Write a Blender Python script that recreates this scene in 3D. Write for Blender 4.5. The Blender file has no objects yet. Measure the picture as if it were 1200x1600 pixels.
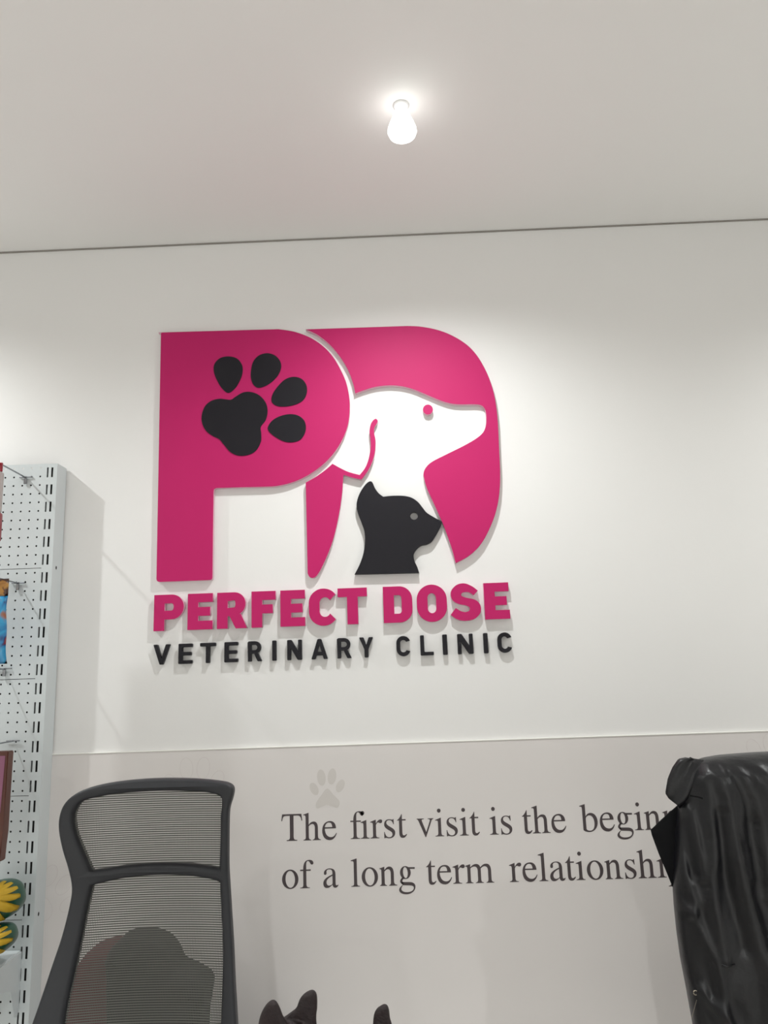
import bpy, bmesh, math, random
from mathutils import Vector, noise, Matrix

random.seed(4)
SC = bpy.context.scene
COL = SC.collection
PI = math.pi

# ------------------------------------------------------------------ camera
F_PX, PITCH, YAW, ROLL, DIST, EYE = 1200.0, 0.19931, -0.01678, -0.03453, 2.16034, 1.35
CAM = Vector((0, -DIST, EYE))
def basis():
    cy, sy, cp, sp = math.cos(YAW), math.sin(YAW), math.cos(PITCH), math.sin(PITCH)
    fw = Vector((sy*cp, cy*cp, sp)); rt = Vector((cy, -sy, 0)); up = rt.cross(fw)
    c, s = math.cos(ROLL), math.sin(ROLL)
    return rt*c+up*s, up*c-rt*s, fw
RT, UP, FW = basis()
cam = bpy.data.objects.new('camera', bpy.data.cameras.new('camera')); COL.objects.link(cam)
cam.matrix_world = Matrix(((RT.x, UP.x, -FW.x, CAM.x), (RT.y, UP.y, -FW.y, CAM.y), (RT.z, UP.z, -FW.z, CAM.z), (0, 0, 0, 1)))
cam.data.sensor_fit = 'VERTICAL'; cam.data.sensor_height = 36; cam.data.sensor_width = 27
cam.data.lens = 36*F_PX/1600
cam.data.clip_start = 0.05
SC.camera = cam

def at(u, v, Y):
    "a point of the photograph on the upright plane y = Y"
    d = RT*(u-600)-UP*(v-800)+FW*F_PX
    return CAM + d*((Y-CAM.y)/d.y)
CEIL = 2.654

# ------------------------------------------------------------------ world, light, exposure
w = bpy.data.worlds.new('world'); SC.world = w; w.use_nodes = True
w.node_tree.nodes['Background'].inputs[0].default_value = (0.9, 0.95, 1, 1)
w.node_tree.nodes['Background'].inputs[1].default_value = 0.2
SC.view_settings.view_transform = 'Standard'; SC.view_settings.look = 'None'
SC.view_settings.gamma = 1; SC.view_settings.use_curve_mapping = False
SC.view_settings.exposure = 0.84
SC.cycles.max_bounces = 10; SC.cycles.diffuse_bounces = 6; SC.cycles.transparent_max_bounces = 24
SC.cycles.sample_clamp_indirect = 4
NEAR_LAMPS = [(0.047, -0.56, 24), (-1.65, -0.46, 30), (1.75, -0.50, 22)]
FAR_LAMPS = [(-0.28, -4.6, 200), (-2.0, -3.2, 32), (1.6, -3.2, 46)]
def spot(x, y, z, watt, ang, blend, size, col=(0.962, 0.99, 0.975)):
    l = bpy.data.lights.new('ceiling_spot', 'SPOT'); l.energy = watt; l.spot_size = math.radians(ang)
    l.spot_blend = blend; l.shadow_soft_size = size; l.color = col
    o = bpy.data.objects.new('ceiling_spot', l); COL.objects.link(o); o.location = (x, y, z)
    return o
for x, y, e in NEAR_LAMPS: spot(x, y, CEIL-0.10, e, 158, 1.0, 0.015)
for x, y, e in FAR_LAMPS: spot(x, y, CEIL-0.10, e, 150, 0.6, 0.035)

# ------------------------------------------------------------------ materials
def mat(name, col, rough=0.5, metal=0.0, bump=None, var=None, spec=0.5, coat=0, emit=None, sheen=0):
    m = bpy.data.materials.new(name); m.use_nodes = True
    nt = m.node_tree; b = nt.nodes['Principled BSDF']
    b.inputs['Base Color'].default_value = (*col, 1); b.inputs['Roughness'].default_value = rough
    b.inputs['Metallic'].default_value = metal; b.inputs['Specular IOR Level'].default_value = spec
    b.inputs['Coat Weight'].default_value = coat
    tc = nt.nodes.new('ShaderNodeTexCoord')
    if bump:
        sc, st, di = bump
        n = nt.nodes.new('ShaderNodeTexNoise'); n.inputs['Scale'].default_value = sc; n.inputs['Detail'].default_value = 4
        bp = nt.nodes.new('ShaderNodeBump'); bp.inputs['Strength'].default_value = st; bp.inputs['Distance'].default_value = di
        nt.links.new(tc.outputs['Object'], n.inputs['Vector']); nt.links.new(n.outputs['Fac'], bp.inputs['Height'])
        nt.links.new(bp.outputs['Normal'], b.inputs['Normal'])
    if var:
        sc, amt = var
        n = nt.nodes.new('ShaderNodeTexNoise'); n.inputs['Scale'].default_value = sc; n.inputs['Detail'].default_value = 3
        r = nt.nodes.new('ShaderNodeValToRGB')
        r.color_ramp.elements[0].position = 0.3; r.color_ramp.elements[1].position = 0.7
        r.color_ramp.elements[0].color = (*[c*(1-amt) for c in col], 1); r.color_ramp.elements[1].color = (*[min(1, c*(1+amt)) for c in col], 1)
        nt.links.new(tc.outputs['Object'], n.inputs['Vector']); nt.links.new(n.outputs['Fac'], r.inputs['Fac'])
        nt.links.new(r.outputs['Color'], b.inputs['Base Color'])
    if emit:
        b.inputs['Emission Color'].default_value = (*emit[0], 1); b.inputs['Emission Strength'].default_value = emit[1]
    return m
M = {}
M['wall'] = mat('wall_paint', (0.795, 0.785, 0.775), 0.7, bump=(90, 0.08, 0.002), var=(1.3, 0.015), spec=0.25)
M['ceil'] = mat('ceiling_paint', (0.83, 0.82, 0.805), 0.85, bump=(40, 0.06, 0.002), var=(1.1, 0.015), spec=0.2)
M['gap'] = mat('shadow_gap', (0.28, 0.26, 0.24), 0.9)
M['floor'] = mat('floor_tile', (0.60, 0.585, 0.56), 0.35, var=(3, 0.06))
M['pink'] = mat('magenta_acrylic', (0.49, 0.009, 0.122), 0.58, var=(2.2, 0.05), spec=0.3)
M['pinkside'] = mat('pale_pink_acrylic_edge', (0.72, 0.42, 0.52), 0.4)
M['black'] = mat('black_acrylic', (0.007, 0.006, 0.010), 0.45, spec=0.3)
M['panel'] = mat('printed_panel', (0.72, 0.685, 0.67), 0.5, var=(1.6, 0.025), spec=0.35)
M['paneledge'] = mat('panel_edge', (0.85, 0.84, 0.80), 0.5)
M['ink'] = mat('printed_ink', (0.060, 0.045, 0.048), 0.6)
M['ghost'] = mat('pale_grey_ink', (0.62, 0.585, 0.56), 0.55)
M['ghost2'] = mat('faint_ink', (0.66, 0.615, 0.605), 0.55)
M['white_metal'] = mat('white_powder_coat', (0.60, 0.64, 0.65), 0.4, bump=(300, 0.05, 0.001), spec=0.5)
M['dark'] = mat('interior_shade', (0.015, 0.015, 0.015), 0.9)  # near-black colour stands for the shade inside slots and holes
M['chrome'] = mat('chrome_wire', (0.30, 0.31, 0.33), 0.22, metal=1)
M['frame'] = mat('charcoal_plastic', (0.018, 0.019, 0.023), 0.5, bump=(500, 0.15, 0.0006), spec=0.45)
M['seat'] = mat('charcoal_fabric', (0.04, 0.04, 0.045), 0.9, bump=(700, 0.4, 0.001))
M['leather'] = mat('black_leather', (0.0065, 0.0065, 0.008), 0.36, bump=(55, 0.3, 0.004), spec=0.38)
M['lining'] = mat('black_lining', (0.006, 0.006, 0.007), 0.85, spec=0.15)
M['zip'] = mat('dull_brass', (0.35, 0.31, 0.25), 0.3, metal=1)
M['fur'] = mat('dark_brown_fur', (0.016, 0.008, 0.009), 0.6, bump=(260, 0.6, 0.002), var=(60, 0.3))
M['fur_red'] = mat('dark_chestnut_fur', (0.035, 0.012, 0.013), 0.5, bump=(260, 0.6, 0.002), var=(60, 0.3))
M['desk'] = mat('desk_laminate', (0.55, 0.52, 0.48), 0.4)
M['glow'] = mat('lamp_glow', (1, 1, 1), 0.3, emit=((1, 0.985, 0.95), 1.8))
M['lampmetal'] = mat('white_lamp_metal', (0.8, 0.8, 0.8), 0.4)
M['green'] = mat('dark_green_glaze', (0.0, 0.06, 0.032), 0.35, coat=0.3)
M['yellow'] = mat('yellow_petals', (0.85, 0.58, 0.05), 0.5)
M['redpack'] = mat('red_packaging', (0.26, 0.008, 0.02), 0.3, coat=0.4)
M['palepack'] = mat('clear_grey_blister', (0.45, 0.40, 0.38), 0.25, coat=0.5)
M['blue'] = mat('blue_foil_pack', (0.01, 0.22, 0.46), 0.28, coat=0.5, bump=(30, 0.3, 0.004))
def print_mat(name, stops, scale):
    m = mat(name, (0.1, 0.1, 0.1), 0.28, coat=0.5); nt = m.node_tree; b = nt.nodes['Principled BSDF']
    tc = nt.nodes.new('ShaderNodeTexCoord'); n = nt.nodes.new('ShaderNodeTexNoise'); n.inputs['Scale'].default_value = scale; n.inputs['Detail'].default_value = 1.5; n.inputs['Distortion'].default_value = 1.2
    r = nt.nodes.new('ShaderNodeValToRGB'); e = r.color_ramp.elements
    e[0].position, e[0].color = stops[0][0], (*stops[0][1], 1); e[1].position, e[1].color = stops[-1][0], (*stops[-1][1], 1)
    for p, c in stops[1:-1]: q = e.new(p); q.color = (*c, 1)
    nt.links.new(tc.outputs['Object'], n.inputs['Vector']); nt.links.new(n.outputs['Fac'], r.inputs['Fac']); nt.links.new(r.outputs['Color'], b.inputs['Base Color'])
    return m
M['foil'] = print_mat('blue_printed_foil', [(0.30, (0.25, 0.01, 0.02)), (0.37, (0.012, 0.03, 0.13)), (0.44, (0.01, 0.17, 0.40)), (0.6, (0.02, 0.30, 0.55)), (0.72, (0.30, 0.10, 0.04))], 22)
M['foiltop'] = print_mat('orange_printed_foil', [(0.4, (0.06, 0.02, 0.012)), (0.5, (0.38, 0.17, 0.03)), (0.65, (0.5, 0.27, 0.05))], 35)
M['navy'] = mat('navy_foil', (0.012, 0.03, 0.13), 0.3, coat=0.4)
M['brownpack'] = mat('brown_pack', (0.085, 0.022, 0.012), 0.4)
M['orange'] = mat('orange_print', (0.55, 0.22, 0.03), 0.45)
M['purple'] = mat('mauve_label', (0.24, 0.085, 0.15), 0.4)
M['maroon'] = mat('maroon_card', (0.10, 0.012, 0.018), 0.5)
M['bagblack'] = mat('black_nylon', (0.006, 0.006, 0.007), 0.8, bump=(400, 0.3, 0.001))
M['bagred'] = mat('dark_red_nylon', (0.085, 0.012, 0.016), 0.8, bump=(400, 0.3, 0.001))

def mesh_fabric():
    m = bpy.data.materials.new('chair_mesh_fabric'); m.use_nodes = True
    nt = m.node_tree; L = nt.links; b = nt.nodes['Principled BSDF']; out = nt.nodes['Material Output']
    b.inputs['Base Color'].default_value = (0.105, 0.105, 0.095, 1); b.inputs['Roughness'].default_value = 0.75
    b.inputs['Specular IOR Level'].default_value = 0.3
    tc = nt.nodes.new('ShaderNodeTexCoord'); sep = nt.nodes.new('ShaderNodeSeparateXYZ'); L.new(tc.outputs['Object'], sep.inputs[0])
    def saw(sock, period, duty):
        a = nt.nodes.new('ShaderNodeMath'); a.operation = 'MULTIPLY'; a.inputs[1].default_value = 1/period; L.new(sock, a.inputs[0])
        f = nt.nodes.new('ShaderNodeMath'); f.operation = 'FRACT'; L.new(a.outputs[0], f.inputs[0])
        g = nt.nodes.new('ShaderNodeMath'); g.operation = 'LESS_THAN'; g.inputs[1].default_value = duty; L.new(f.outputs[0], g.inputs[0])
        return g.outputs[0]
    mu = nt.nodes.new('ShaderNodeMath'); mu.operation = 'MULTIPLY'
    L.new(saw(sep.outputs['Z'], 0.0042, 0.44), mu.inputs[0]); L.new(saw(sep.outputs['X'], 0.0032, 0.66), mu.inputs[1])
    tr = nt.nodes.new('ShaderNodeBsdfTransparent'); mx = nt.nodes.new('ShaderNodeMixShader')
    L.new(mu.outputs[0], mx.inputs[0]); L.new(b.outputs[0], mx.inputs[1]); L.new(tr.outputs[0], mx.inputs[2]); L.new(mx.outputs[0], out.inputs[0])
    return m
M['mesh'] = mesh_fabric()

# ------------------------------------------------------------------ helpers
def wloc(o):
    p = Vector((0, 0, 0))
    while o: p += o.location; o = o.parent
    return p
def link(name, me, mats, parent=None, smooth=False):
    "mesh data given in world coordinates -> one object, under parent when given"
    if not isinstance(mats, (list, tuple)): mats = [mats]
    if not me.materials:
        for m in mats: me.materials.append(m)
    if smooth:
        for p in me.polygons: p.use_smooth = True
    o = bpy.data.objects.new(name, me); COL.objects.link(o)
    if parent:
        me.transform(Matrix.Translation(-wloc(parent))); o.parent = parent
    return o
def bmobj(name, bm, mats, parent=None, smooth=False, recalc=True):
    if recalc: bmesh.ops.recalc_face_normals(bm, faces=bm.faces[:])
    me = bpy.data.meshes.new(name); bm.to_mesh(me); bm.free()
    return link(name, me, mats, parent, smooth)
def tag(o, label=None, cat=None, group=None, kind=None):
    if label: o['label'] = label
    if cat: o['category'] = cat
    if group: o['group'] = group
    if kind: o['kind'] = kind
    return o
def empty(name, loc):
    o = bpy.data.objects.new(name, None); COL.objects.link(o); o.location = loc; o.empty_display_size = 0.05
    return o
def recenter(o):
    "moves a top-level mesh's origin to the centre of its bounds"
    me = o.data; n = len(me.vertices)
    c = Vector((0, 0, 0))
    lo = Vector([min(v.co[i] for v in me.vertices) for i in range(3)]); hi = Vector([max(v.co[i] for v in me.vertices) for i in range(3)])
    c = (lo+hi)/2; me.transform(Matrix.Translation(-c)); o.location = o.location + c
    return o
def box(bm, x0, x1, y0, y1, z0, z1, bev=0):
    r = bmesh.ops.create_cube(bm, size=1)
    for v in r['verts']: v.co = Vector(((x0+x1)/2+v.co.x*(x1-x0), (y0+y1)/2+v.co.y*(y1-y0), (z0+z1)/2+v.co.z*(z1-z0)))
    if bev:
        es = list({e for v in r['verts'] for e in v.link_edges})
        bmesh.ops.bevel(bm, geom=es, offset=bev, segments=3, affect='EDGES', profile=0.6)
def tube(bm, pts, r, n=8, cap=True):
    pts = [Vector(p) for p in pts]; rings = []
    rs = r if isinstance(r, (list, tuple)) else [r]*len(pts)
    ref = Vector((0, 0, 1))
    for i, p in enumerate(pts):
        d = (pts[min(i+1, len(pts)-1)]-pts[max(i-1, 0)]).normalized()
        if abs(d.dot(ref)) > 0.95: ref2 = Vector((1, 0, 0))
        else: ref2 = ref
        a = d.cross(ref2).normalized(); b = d.cross(a)
        rings.append([bm.verts.new(p+(a*math.cos(t)+b*math.sin(t))*rs[i]) for t in [2*PI*k/n for k in range(n)]])
    for A, B in zip(rings, rings[1:]):
        for k in range(n): bm.faces.new((A[k], A[(k+1) % n], B[(k+1) % n], B[k]))
    if cap: bm.faces.new(rings[0][::-1]); bm.faces.new(rings[-1])
def lathe(bm, c, prof, n=32):
    c = Vector(c); rings = []
    for r, z in prof:
        if r < 1e-6: rings.append([bm.verts.new(c+Vector((0, 0, z)))])
        else: rings.append([bm.verts.new(c+Vector((r*math.cos(2*PI*k/n), r*math.sin(2*PI*k/n), z))) for k in range(n)])
    for A, B in zip(rings, rings[1:]):
        for k in range(n):
            if len(A) == 1 and len(B) == 1: continue
            if len(A) == 1: bm.faces.new((A[0], B[k], B[(k+1) % n]))
            elif len(B) == 1: bm.faces.new((A[k], A[(k+1) % n], B[0]))
            else: bm.faces.new((A[k], A[(k+1) % n], B[(k+1) % n], B[k]))

# outlines -------------------------------------------------------------
def svg(path, seg=7):
    "tiny M/L/C path reader -> list of closed contours"
    t = path.split(); i = 0; out = []; cur = None
    while i < len(t):
        c = t[i]; i += 1
        if c == 'M': cur = [(float(t[i]), float(t[i+1]))]; i += 2; out.append(cur)
        elif c == 'L': cur.append((float(t[i]), float(t[i+1]))); i += 2
        elif c == 'C':
            p0 = cur[-1]; q = [float(x) for x in t[i:i+6]]; i += 6
            for k in range(1, seg+1):
                s = k/seg; a = (1-s)**3; b = 3*s*(1-s)**2; d = 3*s*s*(1-s); e = s**3
                cur.append((a*p0[0]+b*q[0]+d*q[2]+e*q[4], a*p0[1]+b*q[1]+d*q[3]+e*q[5]))
    return out
def ell(cx, cy, rx, ry, n=36, rot=0):
    c, s = math.cos(rot), math.sin(rot); o = []
    for k in range(n):
        a = 2*PI*k/n; x = rx*math.cos(a); y = ry*math.sin(a); o.append((cx+x*c-y*s, cy+x*s+y*c))
    return o
def smooth_loop(pts, seg=6):
    "closed Catmull-Rom through traced points; a third entry marks a sharp corner"
    n = len(pts); out = []
    for i in range(n):
        p1, p2 = pts[i], pts[(i+1) % n]
        p0 = p1 if len(p1) > 2 else pts[i-1]
        p3 = p2 if len(p2) > 2 else pts[(i+2) % n]
        for k in range(seg):
            t = k/seg
            out.append(tuple(0.5*((2*p1[j])+(-p0[j]+p2[j])*t+(2*p0[j]-5*p1[j]+4*p2[j]-p3[j])*t*t+(-p0[j]+3*p1[j]-3*p2[j]+p3[j])*t**3) for j in (0, 1)))
    return out
def plate_mesh(name, pieces, yback, thick, bevel=0.0, bres=2):
    "pieces: lists of (x,z) contours, each piece filled with its holes, a slab from yback forwards"
    bm = bmesh.new()
    for contours in pieces:
        cu = bpy.data.curves.new('outline', 'CURVE'); cu.dimensions = '2D'; cu.fill_mode = 'BOTH'
        cu.extrude = max(thick/2-bevel, 0); cu.bevel_depth = bevel; cu.bevel_resolution = bres; cu.offset = -bevel
        for c in contours:
            sp = cu.splines.new('POLY'); sp.points.add(len(c)-1); sp.use_cyclic_u = True
            for k, (x, z) in enumerate(c): sp.points[k].co = (x, z, 0, 1)
        ob = bpy.data.objects.new('outline', cu); COL.objects.link(ob)
        dg = bpy.context.evaluated_depsgraph_get(); dg.update()
        me = bpy.data.meshes.new_from_object(ob.evaluated_get(dg))
        me.transform(Matrix(((1, 0, 0, 0), (0, 0, -1, yback-thick/2), (0, 1, 0, 0), (0, 0, 0, 1))))
        bm.from_mesh(me)
        bpy.data.objects.remove(ob); bpy.data.curves.remove(cu); bpy.data.meshes.remove(me)
    bmesh.ops.remove_doubles(bm, verts=bm.verts[:], dist=1e-6)
    me = bpy.data.meshes.new(name); bm.to_mesh(me); bm.free(); me.materials.clear()
    return me
def plate(name, pieces, yback, thick, mats, parent=None, bevel=0.0):
    me = plate_mesh(name, pieces, yback, thick, bevel)
    if not isinstance(mats, (list, tuple)): mats = [mats]
    for m in mats: me.materials.append(m)
    for p in me.polygons:
        p.material_index = 1 if (len(mats) > 1 and p.normal.y > -0.6) else 0
    return link(name, me, mats, parent)
def px_loop(pts, Y):
    r = []
    for p in pts:
        q = at(p[0], p[1], Y); r.append((q.x, q.z) if len(p) == 2 else (q.x, q.z, 1))
    return r

# ================================================================== STRUCTURE
XL, XR, YB = -3.4, 3.2, -6.0
def struct(name, x0, x1, y0, y1, z0, z1, m):
    bm = bmesh.new(); box(bm, x0, x1, y0, y1, z0, z1); o = bmobj(name, bm, m); tag(o, kind='structure'); return recenter(o)
struct('floor', XL-.1, XR+.1, YB-.1, 0.1, -0.1, 0, M['floor'])
struct('ceiling', XL-.1, XR+.1, YB-.1, 0.1, CEIL+0.004, CEIL+0.1, M['ceil'])
struct('wall_back', XL, XR, 0, 0.1, 0, CEIL+0.004, M['wall'])
struct('wall_left', XL-.1, XL, YB, 0, 0, CEIL+0.004, M['wall'])
struct('wall_right', XR, XR+.1, YB, 0, 0, CEIL+0.004, M['wall'])
struct('wall_front', XL, XR, YB-.1, YB, 0, CEIL+0.004, M['wall'])
struct('trim_1', XL, XR, -0.0035, -0.0005, CEIL-0.0005, CEIL+0.0035, M['gap'])   # dark joint between ceiling and wall

# ================================================================== PRINTED WALL PANEL
PANEL_TOP = 1.1475; PY = -0.006
panel = empty('printed_wall_panel', (0, -0.003, 0.1))
tag(panel, 'pale grey printed board on the lower wall with the line about the first visit', 'wall panel')
bm = bmesh.new(); box(bm, -2.4, 2.2, PY, -0.0002, 0.1, PANEL_TOP-0.0005)
bmobj('board', bm, M['panel'], panel)
bm = bmesh.new(); box(bm, -2.4, 2.2, PY-0.0015, -0.0002, PANEL_TOP-0.0005, PANEL_TOP+0.002, 0.0006)
bmobj('edge_strip', bm, M['paneledge'], panel)

G = {}   # serif letter outlines, 1000 units to the em: (advance, [pieces])
G['T'] = (611, ['M 570 662 L 593 492 L 571 492 C 553 596 530 622 450 622 L 353 622 L 353 112 C 353 42 366 22 450 19 L 450 0 L 160 0 L 160 19 C 240 22 251 40 251 112 L 251 622 L 158 622 C 80 622 58 598 41 492 L 17 492 L 40 662'])
G['h'] = (500, ['M 158 683 L 9 640 L 9 624 C 62 624 74 610 74 573 L 74 102 C 74 35 65 21 9 15 L 9 0 L 225 0 L 225 15 C 171 21 158 36 158 102 L 158 343 C 190 383 222 402 257 402 C 303 402 325 366 325 296 L 325 102 C 325 35 314 21 261 15 L 261 0 L 487 0 L 487 15 C 430 21 409 40 409 102 L 409 296 C 409 400 371 460 298 460 C 241 460 200 437 158 382'])
G['n'] = (500, ['M 148 460 L 16 421 L 16 404 C 58 406 64 392 64 349 L 64 96 C 64 35 54 17 16 15 L 16 0 L 208 0 L 208 15 C 160 18 148 37 148 94 L 148 343 C 188 382 212 398 245 398 C 293 398 315 360 315 292 L 315 102 C 315 38 304 19 260 15 L 260 0 L 485 0 L 485 15 C 430 19 399 38 399 102 L 399 288 C 399 396 359 460 283 460 C 235 460 200 442 148 378'])
G['i'] = (278, ['M 179 460 L 22 405 L 22 390 C 85 394 95 385 95 334 L 95 102 C 95 36 84 19 16 15 L 16 0 L 253 0 L 253 15 C 190 19 179 35 179 102', [ell(132, 633, 50, 50)]])
G['l'] = (278, ['M 182 683 L 19 638 L 19 620 C 90 622 98 610 98 560 L 98 88 C 98 34 84 19 21 15 L 21 0 L 257 0 L 257 15 C 195 20 182 35 182 84'])
G['t'] = (278, ['M 154 450 L 255 450 L 255 418 L 154 418 L 154 137 C 154 74 163 50 198 50 C 222 50 240 60 264 86 L 279 70 C 244 12 210 -10 164 -10 C 96 -10 70 37 70 115 L 70 418 L 17 418 L 13 426 C 66 456 104 500 134 566 L 146 579 L 154 579'])
G['v'] = (500, ['M 19 450 L 215 450 L 215 435 C 170 432 154 425 154 408 C 154 400 157 390 162 378 L 268 116 L 368 369 C 373 382 377 395 377 404 C 377 426 360 433 320 435 L 320 450 L 477 450 L 477 435 C 448 432 433 420 417 380 L 262 -3 L 250 -14 L 238 -3 L 73 378 C 55 420 45 430 19 435'])
G['e'] = (444, ['M 408 164 L 424 157 C 390 50 320 -10 230 -10 C 105 -10 25 80 25 220 C 25 370 112 460 240 460 C 340 460 404 393 405 277 L 97 277 C 101 145 165 62 265 62 C 325 62 368 90 408 164 M 99 309 C 112 380 155 424 212 424 C 276 424 296 387 303 309'])
G['o'] = (500, [[ell(250, 225, 221, 235), ell(250, 225, 128, 205, rot=0.06)]])
G['s'] = (389, ['M 314 459 L 318 332 L 300 332 C 283 400 250 437 188 437 C 142 437 114 412 114 374 C 114 345 131 321 172 297 L 264 243 C 320 210 348 176 348 124 C 348 44 280 -10 193 -10 C 152 -10 120 2 92 2 C 76 2 68 0 60 -8 L 46 -8 L 46 148 L 62 148 C 78 60 120 15 186 15 C 240 15 272 45 272 89 C 272 120 255 142 213 167 L 150 203 C 80 243 51 279 51 332 C 51 407 108 459 190 459 C 225 459 245 450 270 446 C 285 444 292 450 300 459'])
G['r'] = (333, ['M 160 460 L 5 406 L 5 391 C 60 394 76 380 76 337 L 76 84 C 76 34 63 22 5 15 L 5 0 L 245 0 L 245 15 C 175 18 160 33 160 90 L 160 315 C 160 340 195 388 222 388 C 240 388 254 368 285 368 C 315 368 335 388 335 417 C 335 445 318 460 292 460 C 245 460 213 440 160 365'])
G['f'] = (333, ['M 103 418 L 21 418 L 21 450 L 103 450 C 104 600 155 683 272 683 C 340 683 383 650 383 606 C 383 580 368 566 344 566 C 322 566 310 578 296 600 C 280 628 268 655 236 655 C 205 655 187 630 187 560 L 187 450 L 309 450 L 309 418 L 187 418 L 187 104 C 187 36 202 19 280 15 L 280 0 L 20 0 L 20 15 C 92 19 103 35 103 104'])
G['F'] = (278, [G['i'][1][0], [ell(78, 633, 50, 50)]])   # the i tied to the f
G['a'] = (444, ['M 442 66 L 442 40 C 415 5 395 -10 362 -10 C 320 -10 293 15 287 63 C 228 10 185 -10 137 -10 C 75 -10 37 30 37 99 C 37 190 110 245 287 312 L 287 360 C 287 410 258 438 204 438 C 160 438 127 415 127 384 C 127 370 130 360 130 347 C 130 322 112 306 92 306 C 70 306 56 322 56 346 C 56 410 125 460 214 460 C 320 460 370 414 370 314 L 370 105 C 370 62 378 48 396 48 C 411 48 424 54 442 66 M 287 282 L 287 110 C 287 85 280 76 258 62 C 235 50 210 44 187 44 C 148 48 124 80 124 125 C 124 185 170 230 287 282'])
G['b'] = (500, ['M 153 683 L 3 641 L 3 623 C 60 625 69 612 69 560 L 69 51 C 69 25 145 -10 228 -10 C 370 -10 468 97 468 245 C 468 370 393 460 290 460 C 232 460 180 428 153 376 M 153 315 C 153 360 202 400 255 400 C 330 400 380 320 380 210 C 380 95 335 23 253 23 C 198 23 153 45 153 75'])
G['g'] = (500, [[ell(212, 304, 145, 156), ell(212, 304, 64, 134, rot=0.08)], 'M 290 432 L 470 428 L 470 388 L 330 388',
    'M 130 195 C 90 160 62 128 62 95 C 62 68 85 45 125 30 L 170 66 C 135 76 122 88 122 102 C 122 120 140 142 175 168',
    'M 110 78 L 330 72 C 420 66 470 25 470 -35 C 470 -140 360 -218 225 -218 C 110 -218 28 -175 28 -112 C 28 -65 65 -35 130 12 L 90 45 M 135 2 C 105 -30 88 -58 88 -85 C 88 -135 145 -168 245 -168 C 350 -168 425 -125 425 -70 C 425 -30 400 -12 320 -8 C 240 -5 180 -2 135 2'])
G['m'] = (778, ['M 152 460 L 16 421 L 16 404 C 60 406 68 392 68 349 L 68 96 C 68 35 54 17 16 15 L 16 0 L 216 0 L 216 15 C 164 18 152 37 152 94 L 152 354 C 185 385 225 400 258 400 C 315 400 345 365 345 290 L 345 102 C 345 38 330 19 280 15 L 280 0 L 495 0 L 495 15 C 443 19 429 38 429 102 L 429 346 C 470 385 500 399 535 399 C 590 399 622 365 622 290 L 622 102 C 622 38 608 19 565 15 L 565 0 L 775 0 L 775 15 C 725 19 706 38 706 102 L 706 288 C 706 396 665 460 580 460 C 520 460 475 436 421 380 C 402 432 365 460 310 460 C 253 460 208 437 152 385'])
G['p'] = (500, ['M 159 460 L 9 406 L 9 390 C 66 393 75 382 75 330 L 75 -120 C 75 -185 62 -198 5 -200 L 5 -217 L 247 -217 L 247 -199 C 170 -198 159 -185 159 -125 L 159 33 C 185 0 215 -10 262 -10 C 385 -10 470 95 470 244 C 470 370 395 460 294 460 C 240 460 200 440 159 390 M 159 330 C 159 360 205 396 250 396 C 330 396 382 320 382 212 C 382 95 330 23 252 23 C 205 23 159 50 159 80'])
EM = 0.0968; EMZ = 0.1010
def serif_line(name, words, z):
    pieces = []
    for u, v, lsb, word in words:
        x = at(u, v, PY).x - lsb*EM/1000
        for ch in word:
            adv, pcs = G[ch]
            for pc in pcs:
                cs = svg(pc) if isinstance(pc, str) else pc
                pieces.append([[(x+a*EM/1000, z+b*EMZ/1000) for a, b in c] for c in cs])
            x += (adv-(52 if ch == 'f' and 'F' in word else 0))*EM/1000
    return plate(name, pieces, PY+0.0001, 0.0005, M['ink'], panel)
z1 = at(457, 1313.5, PY).z; z2 = at(475, 1387.3, PY).z
z1b = at(1010, 1297, PY).z; z2b = at(1000, 1372.7, PY).z
print('baselines', z1, z1b, z2, z2b, 'cap', (at(455, 1272.8, PY).z-z1)/.662, 'em x', (at(1035, 1290, PY).x-at(905, 1290, PY).x)/2.235)
serif_line('printed_text', [(439.5, 1280, 17, 'The'), (547.5, 1290, 21, 'fFrst'), (651, 1280, 19, 'visit'), (765, 1290, 16, 'is'), (815.5, 1280, 13, 'the'), (905, 1260, 3, 'beginn')], (z1+z1b)/2)
serif_line('printed_text', [(440.8, 1375, 29, 'of'), (505, 1370, 37, 'a'), (548, 1350, 19, 'long'), (665.6, 1355, 13, 'term'), (795, 1350, 5, 'relationship')], (z2+z2b)/2)

def pz(u, v): q = at(u, v, PY); return q.x, q.z
def paw_solid(cu, cv, s):
    X, Z = pz(cu, cv); k = s*0.0019
    pcs = [[ell(X-9*k, Z+18*k, 6*k, 11*k, rot=0.1)], [ell(X+6*k, Z+19*k, 6*k, 11*k, rot=-0.15)],
           [ell(X-19.5*k, Z+3*k, 5.5*k, 9*k, rot=0.45)], [ell(X+17.5*k, Z+6*k, 5.5*k, 9*k, rot=-0.5)],
           [smooth_loop([(X-1*k, Z+3*k), (X+8*k, Z-6*k), (X+16*k, Z-15*k), (X+13*k, Z-23*k), (X+5*k, Z-21*k), (X-2*k, Z-19*k), (X-9*k, Z-21*k), (X-16*k, Z-23*k), (X-17*k, Z-16*k), (X-9*k, Z-5*k)])]]
    return pcs
def ring(cx, cz, rx, rz, rot, t=0.0013):
    return [ell(cx, cz, rx, rz, rot=rot), ell(cx, cz, rx-t, rz-t, rot=rot)]
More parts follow.
